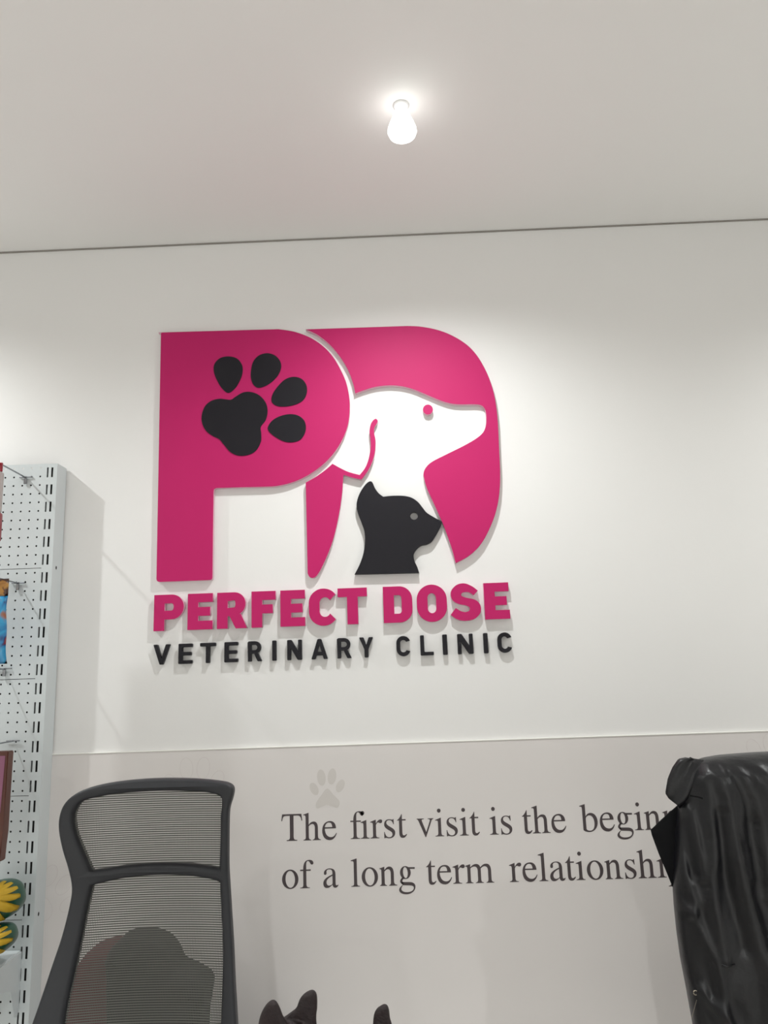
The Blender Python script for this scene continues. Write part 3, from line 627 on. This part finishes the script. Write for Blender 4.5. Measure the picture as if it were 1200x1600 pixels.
# where it hangs: a short hook behind it
tube_bm = bmesh.new(); 
p4 = Vector((a3.x-0.07, GY, a3.z+0.012))
hk = empty('peg_hook', p4); tag(hk, 'short chrome hook hidden behind the brown package top', 'hook', 'chrome hooks on the pegboard')
tube(tube_bm, [(p4.x, GY-0.003, p4.z), (p4.x, Y3-0.02, p4.z), (p4.x, Y3-0.03, p4.z+0.01)], 0.002); bmobj('arm', tube_bm, M['chrome'], hk)
bm = bmesh.new(); tube(bm, [(p4.x-0.018, GY-0.003, p4.z), (p4.x+0.018, GY-0.003, p4.z)], 0.0016); bmobj('crossbar', bm, M['chrome'], hk)
bm = bmesh.new(); box(bm, p4.x-0.02, p4.x+0.02, Y3-0.002, Y3+0.002, a3.z-0.004, p4.z+0.008, 0.001); bmobj('hang_tab', bm, M['maroon'], br)

# green daisy toys -----------------------------------------------------------
def daisy(u, v, Y, rx, ry, rz, tilt, cu, cv, label, ang0):
    c = at(u, v, Y); c = Vector((c.x-rx*1.0+0.0, Y, max(c.z, SHZ+0.001+0.93*math.hypot(rx*math.sin(tilt), rz*math.cos(tilt)))))
    r = empty('flower_toy', c-Vector((0, 0, rz))); tag(r, label, 'toy', 'green toys with yellow petals on the shelf')
    rot = Matrix.Rotation(tilt, 4, 'Y')
    def surf(a, b, k=1.0):   # lateral direction a (x), b (z) on the unit ball's near side
        rr_ = min(0.999, math.hypot(a, b)); y = -math.sqrt(max(0, 1-rr_*rr_))
        return c+rot @ Vector((a*rx*k, y*ry*k, b*rz*k))
    bm = bmesh.new(); bmesh.ops.create_uvsphere(bm, u_segments=40, v_segments=24, radius=1)
    for vv in bm.verts:
        q = vv.co; e = 0.8
        q = Vector([math.copysign(abs(t)**e, t) for t in q]); vv.co = c+rot @ Vector((q.x*rx*0.97, q.y*ry*0.97, q.z*rz*0.97))
    bmobj('body', bm, M['green'], r, True)
    def lim(x, z): return (abs(x)**2.5+abs(z)**2.5)**0.4
    for i in range(15):
        a = ang0+2*PI*i/15; bm = bmesh.new(); n = 12; V = []
        L_ = 0.1
        while lim(cu+L_*math.cos(a), cv+L_*math.sin(a)) < 1.0: L_ += 0.01
        r0 = min(0.2, L_*0.3)
        for s in range(n+1):
            t = s/n; rad = r0+(L_-r0)*t; wd = (0.035+0.17*rad)*math.sin(PI*min(1, 0.15+0.83*t))**0.55
            row = []
            for k in (-1, -0.5, 0, 0.5, 1):
                x = cu+rad*math.cos(a)-wd*k*math.sin(a); z = cv+rad*math.sin(a)+wd*k*math.cos(a)
                h = lim(x, z)
                if h > 0.985: x *= 0.985/h; z *= 0.985/h
                y = -max(0.0, 1-lim(x, z)**2.5)**0.4
                row.append(bm.verts.new(c+rot @ Vector((x*rx, y*ry-0.002-0.0015*(1-abs(k)), z*rz))))
            V.append(row)
        for s in range(n):
            for k in range(4): bm.faces.new((V[s][k], V[s][k+1], V[s+1][k+1], V[s+1][k]))
        bmesh.ops.solidify(bm, geom=bm.faces[:], thickness=-0.0015)
        bmobj('petal', bm, M['yellow'], r, True)
    return r
daisy(38.5, 1408, GY-0.10, 0.075, 0.05, 0.047, math.radians(-16), 0.16, 0.52, 'upper of the two green flower toys, at the left edge', 0.2)
daisy(27, 1473, GY-0.11, 0.075, 0.05, 0.036, math.radians(-20), 0.10, 0.5, 'lower of the two green flower toys, resting on the shelf', 0.45)

# ================================================================== OFFICE CHAIRS
CY = -0.54
def zprof(z):
    "S-shaped sweep of the backrest in depth"
    t = (z-0.98)
    return 0.10*t*t*(-1 if t < 0 else 1.4) + (0.02*math.sin((z-0.7)*6))
OUT = [(58, 1625), (63, 1595), (72.7, 1560), (88.5, 1503), (101, 1459), (110.7, 1414), (113.8, 1386), (109, 1357), (101, 1326), (96.4, 1297), (97.4, 1275), (104, 1256), (117, 1242), (139, 1231), (180, 1222.5), (237, 1217.6), (301, 1217.4), (345, 1220.5), (361, 1224.5), (366.5, 1232), (364.6, 1245), (359, 1264),
       (357.5, 1291), (357, 1322.5), (357, 1357), (359, 1389), (362.4, 1433), (366.5, 1481), (370, 1528), (375, 1579), (378, 1615), (380, 1680), (376, 1800), (360, 1850), (220, 1860), (60, 1850), (40, 1800), (44, 1700)]
WIN1 = [(117, 1280), (120, 1265), (131, 1251), (155, 1245), (186.7, 1240), (250, 1236.4), (307, 1236.8), (332, 1239), (345.5, 1244), (348.5, 1254), (346, 1275), (344.4, 1322.5), (343.4, 1357, 1), (297.5, 1352.3), (250, 1351.6), (202.5, 1354), (164.5, 1359), (142, 1361.5, 1), (137.6, 1351), (128, 1325.7), (120, 1303)]
WIN2 = [(143, 1384, 1), (186.7, 1374.5), (237, 1369.5), (288, 1369.2), (329, 1373.5), (344.4, 1378, 1), (346.6, 1420.7), (349.8, 1465), (351.3, 1528), (350.7, 1600), (348, 1700), (345, 1780), (330, 1800, 1), (90, 1800, 1), (88, 1760), (95, 1680), (107.5, 1600), (112, 1560), (120, 1512.5), (128, 1465), (134.4, 1427)]
def subdiv_loop(l, step=0.02):
    o = []
    for i, p in enumerate(l):
        q = l[(i+1) % len(l)]; n = max(1, int(math.hypot(q[0]-p[0], q[1]-p[1])/step))
        for k in range(n): o.append((p[0]+(q[0]-p[0])*k/n, p[1]+(q[1]-p[1])*k/n))
    return o
def make_chair(label):
    bx = at(235, 1300, CY).x; cyy = CY+0.27
    root = empty('office_chair', (bx, cyy, 0)); tag(root, label, 'chair')
    loops = [subdiv_loop(smooth_loop(px_loop(l, CY), 4)) for l in (OUT, WIN1, WIN2)]
    me = plate_mesh('back_frame', [loops], CY+0.014, 0.030, 0.0075, 3)
    xc = bx
    def bend(me_or_v):
        for v in me_or_v:
            v.co.y += zprof(v.co.z)+ -0.10*((v.co.x-xc)/0.2)**2*0.25
    bend(me.vertices)
    bf = link('back_frame', me, M['frame'], root); me.polygons.foreach_set('use_smooth', [True]*len(me.polygons))
    # woven back
    LB_ = [(1238, 160), (1245, 135), (1251, 122), (1265, 111), (1280, 108), (1303, 111), (1330, 121), (1352, 128), (1384, 133), (1427, 124), (1465, 118), (1512, 110), (1560, 102), (1600, 95), (1700, 80), (1805, 78)]
    RB_ = [(1238, 335), (1245, 352), (1254, 353), (1290, 350), (1357, 349), (1400, 350), (1465, 355), (1528, 357), (1600, 357), (1700, 355), (1805, 350)]
    def interp(T, v):
        for (a, x), (b, y) in zip(T, T[1:]):
            if v <= b: return x+(y-x)*(v-a)/(b-a)
        return T[-1][1]
    bm = bmesh.new(); rows = []
    nv = 90; zt, zb = at(235, 1232, CY).z, at(235, 1800, CY).z
    for i in range(nv+1):
        v = 1238+(1803-1238)*i/nv; row = []
        for j in range(25):
            u = interp(LB_, v)+(interp(RB_, v)-interp(LB_, v))*j/24
            p = at(u, v-0.036*(u-235), CY)
            p.y = CY-0.002+zprof(p.z)-0.025*((p.x-xc)/0.2)**2; row.append(bm.verts.new(p))
        rows.append(row)
    for i in range(nv):
        for j in range(24): bm.faces.new((rows[i][j], rows[i][j+1], rows[i+1][j+1], rows[i+1][j]))
    tag(bmobj('mesh_back', bm, M['mesh'], root, True), 'grey see-through woven mesh')
    # spine, seat, mechanism, column, base
    bm = bmesh.new(); tube(bm, [(xc, CY+0.05, 0.62), (xc, CY+0.04, 0.50), (xc, CY+0.10, 0.405), (xc, cyy, 0.395)], [0.02, 0.024, 0.026, 0.03], 12); bmobj('back_support', bm, M['frame'], root, True)
    bm = bmesh.new(); box(bm, xc-0.225, xc+0.225, CY+0.06, CY+0.50, 0.415, 0.475, 0.026); bmobj('seat', bm, M['seat'], root, True)
    bm = bmesh.new(); lathe(bm, (xc, cyy, 0), [(0, 0.415), (0.06, 0.415), (0.055, 0.38), (0.028, 0.37), (0.028, 0.20), (0.045, 0.19), (0.045, 0.09), (0, 0.09)], 24); bmobj('gas_column', bm, M['frame'], root, True)
    for k in range(5):
        a = PI/2+PI+2*PI*k/5; d = Vector((math.cos(a), math.sin(a), 0)); c = Vector((xc, cyy, 0)); e = c+d*0.24
        bm = bmesh.new(); tube(bm, [c+Vector((0, 0, 0.11)), c+d*0.12+Vector((0, 0, 0.10)), e+Vector((0, 0, 0.075))], [0.028, 0.022, 0.014], 10); bl = bmobj('base_leg', bm, M['frame'], root, True)
        bm = bmesh.new()
        for s in (-1, 1):
            n = Vector((-d.y, d.x, 0)); tube(bm, [e+n*s*0.006+Vector((0, 0, 0.027)), e+n*s*0.024+Vector((0, 0, 0.027))], 0.027, 20)
        tube(bm, [e+Vector((0, 0, 0.03)), e+Vector((0, 0, 0.08))], 0.006, 8)
        bmobj('caster', bm, M['frame'], bl, True)
    return root
def copy_tree(o, parent=None):
    c = o.copy(); COL.objects.link(c); c.parent = parent
    for ch in list(o.children): copy_tree(ch, c)
    return c
chair = make_chair('grey mesh office chair with an empty back, left of the printed wall text')

# ================================================================== BLACK LEATHER JACKET ON A SECOND CHAIR
JY = -0.66
JL = [(1174.2, 1215), (1175, 1190), (1177, 1161), (1181, 1118), (1185, 1098), (1190, 1086), (1201, 1077), (1215, 1070), (1235, 1065), (1262, 1061), (1300, 1057.5), (1350, 1055), (1393, 1053.6), (1416, 1055), (1456, 1059), (1499, 1065), (1551, 1075), (1600, 1084), (1680, 1097), (1760, 1106)]
def ip(T, v):
    if v <= T[0][0]: return T[0][1]
    for (a, x), (b, y) in zip(T, T[1:]):
        if v <= b: return x+(y-x)*(v-a)/(b-a)
    return T[-1][1]
JW = [(at(u, v, JY).z, at(u, v, JY).x) for v, u in JL]     # z, x
JTOP = JW[0][0]; JC = JW[8][1]+0.245
def jleft(z):
    if z >= JW[0][0]: return JC-0.001
    T = [(JW[0][0], JC-0.06)]+JW[1:] 
    for (a, x), (b, y) in zip(T, T[1:]):
        if z >= b: return x+(y-x)*(a-z)/(a-b)
    return T[-1][1]
def P2(*pts): return [(at(u, v, JY-0.05).x, at(u, v, JY-0.05).z) for u, v in pts]
RIDGES = [(P2((1118, 1184), (1140, 1196), (1161, 1212), (1178, 1245), (1190, 1300), (1197, 1400)), 0.009, 0.009),
          (P2((1100, 1192), (1121, 1215), (1134, 1250), (1141, 1301), (1156, 1370), (1176, 1442), (1195, 1514), (1215, 1600)), 0.017, 0.011),
          (P2((1100, 1215), (1109, 1255), (1115, 1312), (1112, 1370), (1118, 1430), (1132, 1500)), 0.012, 0.008),
          (P2((1084, 1270), (1088, 1300), (1097, 1340), (1099, 1375)), 0.010, 0.006),
          (P2((1066, 1262), (1063, 1290), (1069, 1341), (1081, 1399), (1104, 1470), (1124, 1528), (1135, 1600)), 0.013, 0.008),
          (P2((1060, 1400), (1070, 1418), (1084, 1430)), 0.012, 0.008),
          (P2((1100, 1555), (1118, 1575), (1140, 1598), (1160, 1630)), 0.012, 0.008),
          (P2((1160, 1182), (1184, 1198), (1205, 1225), (1225, 1300)), 0.010, 0.008),
          (P2((1230, 1200), (1240, 1300), (1250, 1450), (1255, 1600)), 0.014, 0.014),
          (P2((1064, 1455), (1078, 1500), (1092, 1560), (1105, 1610)), 0.008, 0.007),
          (P2((1135, 1206), (1150, 1240), (1160, 1300), (1172, 1370)), 0.007, 0.006)]
GROOVES = [(P2((1078, 1290), (1080, 1330), (1090, 1370)), 0.010, 0.007), (P2((1068, 1385), (1075, 1405), (1078, 1415)), 0.012, 0.008), (P2((1125, 1270), (1130, 1330), (1140, 1400), (1160, 1480)), 0.010, 0.008),
           (P2((1172, 1290), (1182, 1370), (1200, 1470)), 0.015, 0.015), (P2((1095, 1430), (1110, 1500), (1120, 1560)), 0.008, 0.008)]
def segd(px, pz, L):
    best = 9
    for (x0, z0), (x1, z1) in zip(L, L[1:]):
        dx, dz = x1-x0, z1-z0; l2 = dx*dx+dz*dz
        t = max(0, min(1, ((px-x0)*dx+(pz-z0)*dz)/l2)); d = math.hypot(px-x0-t*dx, pz-z0-t*dz)
        if d < best: best = d
    return best
def folds(x, z):
    h = 0
    for L, a, s in RIDGES:
        d = segd(x, z, L)
        if d < 4*s: h += 0.8*a*math.exp(-(d/(1.15*s))**2*0.8)
    for L, a, s in GROOVES:
        d = segd(x, z, L)
        if d < 4*s: h -= 0.75*a*math.exp(-(d/(1.15*s))**2*0.8)
    h += 0.004*noise.noise(Vector((x*22+z*10, z*9, 0.5)))+0.0025*noise.noise(Vector((x*60, z*28, 2.5)))
    return h
jk = empty('leather_jacket', (JC, JY, 0.55)); tag(jk, 'black leather jacket draped over the back of the right-hand chair', 'jacket')
bm = bmesh.new(); rows = []; NZ, NA = 210, 220; zb = at(1106, 1760, JY).z
for i in range(NZ+1):
    t = i/NZ; z = JTOP-(JTOP-zb)*(t**1.35)
    xl = jleft(z-1e-5); w_ = JC-xl; f = min(1, (JTOP-z)/0.05); dep = 0.062*math.sqrt(max(0, 1-(1-f)**2))+0.004
    row = []
    for k in range(NA):
        a = 2*PI*k/NA; ca, sa = math.cos(a), math.sin(a); e = 0.62
        x = JC+w_*math.copysign(abs(ca)**e, ca); y = math.copysign(abs(sa)**0.8, sa)*dep
        if y < 0:
            y -= folds(x, z)*min(1, f*1.3+0.15)*min(1, abs(sa)*2.2)
        row.append(bm.verts.new((x, JY+y, z)))
    rows.append(row)
for A, B in zip(rows, rows[1:]):
    for k in range(NA): bm.faces.new((A[k], A[(k+1) % NA], B[(k+1) % NA], B[k]))
bm.faces.new(rows[0]); 
bmobj('jacket_body', bm, M['leather'], jk, True)
# turned-up collar roll
def sheet(name, pts, Y, th, m, yfun=None, bev=0.002, parent=None):
    me = plate_mesh(name, [[subdiv_loop(smooth_loop(px_loop(pts, Y), 5), 0.01)]], Y+th/2, th, bev, 2)
    if yfun:
        for v in me.vertices: v.co.y += yfun(v.co.x, v.co.z)
    o = link(name, me, m, parent)
    return o
cx0 = at(1062, 1225, JY).x; cz0 = at(1062, 1225, JY).z
def grid_flap(name, corners, Y, th, m, bulge, n=18, parent=None, yf=None):
    "four cornered curved flap: corners = px polylines left and right, swept between"
    Lp, Rp = corners; bm = bmesh.new(); V = []
    def pl(T, t):
        k = t*(len(T)-1); i = min(int(k), len(T)-2); f = k-i
        return (T[i][0]+(T[i+1][0]-T[i][0])*f, T[i][1]+(T[i+1][1]-T[i][1])*f)
    for i in range(n+1):
        t = i/n; a = pl(Lp, t); b = pl(Rp, t); row = []
        for j in range(n+1):
            s = j/n; p = at(a[0]+(b[0]-a[0])*s, a[1]+(b[1]-a[1])*s, Y); p.y -= bulge*math.sin(PI*s)**0.7*(0.4+0.6*math.sin(PI*t))
            if yf: p.y += yf(s, t)
            row.append(bm.verts.new(p))
        V.append(row)
    for i in range(n):
        for j in range(n): bm.faces.new((V[i][j], V[i][j+1], V[i+1][j+1], V[i+1][j]))
    bmesh.ops.recalc_face_normals(bm, faces=bm.faces[:])
    bmesh.ops.solidify(bm, geom=bm.faces[:], thickness=th)
    return bmobj(name, bm, m, parent, True)
grid_flap('collar', ([(1071, 1183), (1059, 1185.3), (1049, 1199), (1042, 1216), (1038.5, 1239), (1044, 1247)], [(1100, 1187), (1100, 1195), (1098, 1210), (1094, 1230), (1080, 1255), (1063, 1264)]), JY-0.006, 0.006, M['leather'], 0.018, parent=jk,
          yf=lambda s, t: -0.004*math.sin(s*9+t*3))
tag(grid_flap('lapel', ([(1060, 1257), (1035, 1279), (1016, 1298), (1028, 1331), (1041, 1362), (1054, 1394)], [(1085, 1260), (1085, 1285), (1085, 1310), (1085, 1335), (1085, 1370), (1080, 1396)]), JY+0.012, 0.005, M['lining'], 0.003, parent=jk), 'matte black inner lining flap')
def ydrape(p):
    return JY-0.062-folds(p.x, p.z)
# shoulder tab with stitched edge
bm = bmesh.new(); 
tp = [at(u, v, JY-0.07) for u, v in ((1081, 1244), (1086, 1245), (1092, 1246), (1101, 1249))]
tube(bm, [Vector((p.x, ydrape(p)+0.001, p.z)) for p in tp], 0.0016, 6); bmobj('shoulder_seam', bm, M['lining'], jk, True)
bm = bmesh.new(); tp = [at(u, v, JY-0.07) for u, v in ((1128, 1508), (1136, 1510), (1150, 1508))]
tube(bm, [Vector((p.x, ydrape(p)+0.0008, p.z)) for p in tp], 0.0013, 6); bmobj('pocket_seam', bm, M['leather'], jk, True)
bm = bmesh.new()
p = at(1083, 1547, JY-0.045); c = Vector((p.x, JY-0.052, p.z))
tube(bm, [c+Vector((0.0035*math.cos(a), -0.004, 0.0035*math.sin(a))) for a in [k*PI/5+0.8 for k in range(8)]], 0.0009, 6)
for k in range(14):
    q = at(1082-k*0.42, 1556+k*2.2, JY-0.03); yy = JY-0.0445+0.0004*k
    bmesh.ops.create_uvsphere(bm, u_segments=6, v_segments=4, radius=0.0007, matrix=Matrix.Translation((q.x, yy-0.004, q.z)))
tag(bmobj('zip_puller', bm, M['zip'], jk, True), 'dull brass zip puller and teeth')

chair2 = copy_tree(chair)
chair2['label'] = 'office chair under the black leather jacket, at the right edge'
chair2.location = (JC+0.01, chair.location.y+(JY-CY)-0.005, 0)

# ================================================================== BAG ON THE SEAT, SEEN THROUGH THE MESH
BY = -0.30
def blob(name, pts, Y, th, m, parent):
    me = plate_mesh(name, [[smooth_loop(px_loop(pts, Y), 5)]], Y+th/2, th, 0.03, 6); return link(name, me, m, parent, True)
b0 = at(225, 1640, BY)
bag = empty('shoulder_bag', (b0.x, BY, 0.477)); tag(bag, 'black and dark red bag, dimly seen through the mesh of the left chair', 'bag')
zs = 0.477
def clipz(me, z):
    for v in me.vertices:
        if v.co.z < z: v.co.z = z
o = blob('main_compartment', [(178, 1520), (176, 1490), (188, 1467), (210, 1459), (235, 1459), (260, 1470), (275, 1490), (282, 1505), (305, 1516), (325, 1530), (327, 1550), (320, 1600), (318, 1700), (316, 1790), (190, 1790), (180, 1700)], BY, 0.14, M['bagblack'], bag)
for v in o.data.vertices: v.co.z = max(v.co.z, zs-0.477)
o = blob('side_pocket', [(112, 1560), (120, 1520), (138, 1488), (160, 1473), (188, 1470), (196, 1500), (196, 1600), (196, 1790), (120, 1790), (112, 1650)], BY-0.005, 0.10, M['bagred'], bag)
for v in o.data.vertices: v.co.z = max(v.co.z, zs-0.477)

# ================================================================== DESK AND CATS (only the ear tips reach the frame)
dk = empty('consulting_desk', (-0.1, -1.15, 0)); tag(dk, 'pale desk below the frame that carries the dark brown cats', 'desk')
DZ = 0.715
bm = bmesh.new(); box(bm, -0.75, 0.55, -1.50, -0.86, DZ-0.03, DZ, 0.004); bmobj('desktop', bm, M['desk'], dk)
for sx in (-0.70, 0.50):
    bm = bmesh.new(); box(bm, sx-0.015, sx+0.015, -1.46, -0.90, 0, DZ-0.03, 0.002); bmobj('side_panel', bm, M['desk'], dk)
def cat(ears, hx, hz, bodyang, m, label, CYY):
    "a cat crouched with its back to the camera; voxel-remeshed into one surface"
    bm = bmesh.new()
    def ball(c, r, rot=None):
        mt = Matrix.Translation(c) @ (rot or Matrix.Identity(4)) @ Matrix.Diagonal((*r, 1)); bmesh.ops.create_uvsphere(bm, u_segments=28, v_segments=18, radius=1, matrix=mt)
    H = Vector((hx, CYY, hz)); R_ = Matrix.Rotation(bodyang, 4, 'Z')
    def L(x, y, z): return H*1+(R_ @ Vector((x, y, 0)))+Vector((0, 0, z))
    ball(H, (0.044, 0.045, 0.038)); ball(H+Vector((0, 0.036, -0.012)), (0.022, 0.022, 0.017)); ball(H+Vector((0, 0.02, -0.012)), (0.034, 0.03, 0.026))
    g0 = DZ+0.001-hz
    ball(L(0, -0.04, -0.03), (0.036, 0.05, 0.045), R_); ball(L(0, -0.09, g0+0.065), (0.052, 0.075, 0.058), R_); ball(L(0, -0.18, g0+0.066), (0.058, 0.10, 0.062), R_); ball(L(0, -0.26, g0+0.060), (0.060, 0.07, 0.058), R_)
    for s in (-1, 1):
        ball(L(s*0.035, -0.26, g0+0.04), (0.025, 0.055, 0.040), R_); ball(L(s*0.05, -0.21, g0+0.012), (0.014, 0.035, 0.012), R_)
        for k in range(6): ball(L(s*0.028, -0.07+0.018*k, g0+0.055-0.0068*k), (0.015, 0.016, 0.016), R_)
        ball(L(s*0.028, 0.035, g0+0.012), (0.015, 0.024, 0.012), R_)
    for k in range(26):
        a = k/25; ball(L(0.055+0.03*math.sin(a*2.5), -0.31+0.26*a*a, g0+0.013), (0.012, 0.013, 0.012), R_)
    for pts, yb, th in ears:
        # ear: a cupped leaf, thicker toward its base
        lp = smooth_loop(px_loop(pts, CYY+yb), 5)
        me = plate_mesh('ear', [[lp]], CYY+yb+th/2, th, th*0.42, 3)
        zs_ = [v.co.z for v in me.vertices]; xs_ = [v.co.x for v in me.vertices]; z1_, z0_ = max(zs_), min(zs_); xm = (max(xs_)+min(xs_))/2; xw = (max(xs_)-min(xs_))/2
        for v in me.vertices:
            v.co.y += 0.006*((v.co.x-xm)/xw)**2-0.004*(v.co.z-z0_)/(z1_-z0_)
        bm.from_mesh(me); bpy.data.meshes.remove(me)
    me = bpy.data.meshes.new('cat'); bm.to_mesh(me); bm.free(); tmp = bpy.data.objects.new('tmp', me); COL.objects.link(tmp)
    rm = tmp.modifiers.new('r', 'REMESH'); rm.mode = 'VOXEL'; rm.voxel_size = 0.0016
    sm = tmp.modifiers.new('s', 'SMOOTH'); sm.factor = 0.5; sm.iterations = 4
    dg = bpy.context.evaluated_depsgraph_get(); dg.update()
    me2 = bpy.data.meshes.new_from_object(tmp.evaluated_get(dg)); bpy.data.objects.remove(tmp); bpy.data.meshes.remove(me)
    me2.materials.clear()
    r = empty('cat', (hx, CYY-0.15, DZ)); tag(r, label, 'cat', 'dark cats at the bottom edge')
    link('body', me2, m, r, True)
    # eyes on the far side of the head, short whisker brow strands
    for s in (-1, 1):
        bm = bmesh.new(); bmesh.ops.create_uvsphere(bm, u_segments=14, v_segments=10, radius=0.0075, matrix=Matrix.Translation(H+Vector((s*0.019, 0.0405, 0.004)))); bmobj('eye', bm, M['yellow'], r, True)
    return r
CYA = -1.01
EAR1 = [(403, 1604), (407, 1586), (413, 1573), (420, 1564), (427, 1560), (433, 1564), (438, 1574), (442, 1586), (450, 1604), (452, 1640), (400, 1640)]
EAR2 = [(430, 1612), (441, 1592), (449, 1585), (458, 1578), (464, 1572), (469, 1559), (477, 1550), (487, 1546), (493, 1549.5), (495.5, 1558), (495.5, 1575), (494, 1590), (495, 1606), (498, 1640), (432, 1640)]
EAR3 = [(582.5, 1604), (584, 1586), (588.5, 1575), (594.5, 1570), (600, 1567), (605, 1569), (608, 1576), (609.5, 1590), (613, 1604), (618, 1640), (580, 1640)]
hA = at(450, 1650, CYA); hB = at(575, 1655, CYA)
EAR4 = [(520, 1640), (524, 1625), (532, 1618), (541, 1622), (548, 1634), (552, 1660), (518, 1660)]
cat([(EAR1, -0.012, 0.011), (EAR2, 0.008, 0.011)], hA.x-0.002, hA.z+0.005, -0.42, M['fur'], 'dark brown cat whose two ears show at the bottom edge by the left chair', CYA)
cat([(EAR3, 0.0, 0.011), (EAR4, 0.0, 0.011)], hB.x, hB.z-0.002, 0.42, M['fur'], 'dark brown cat with a single narrow ear tip showing at bottom centre', CYA-0.002)
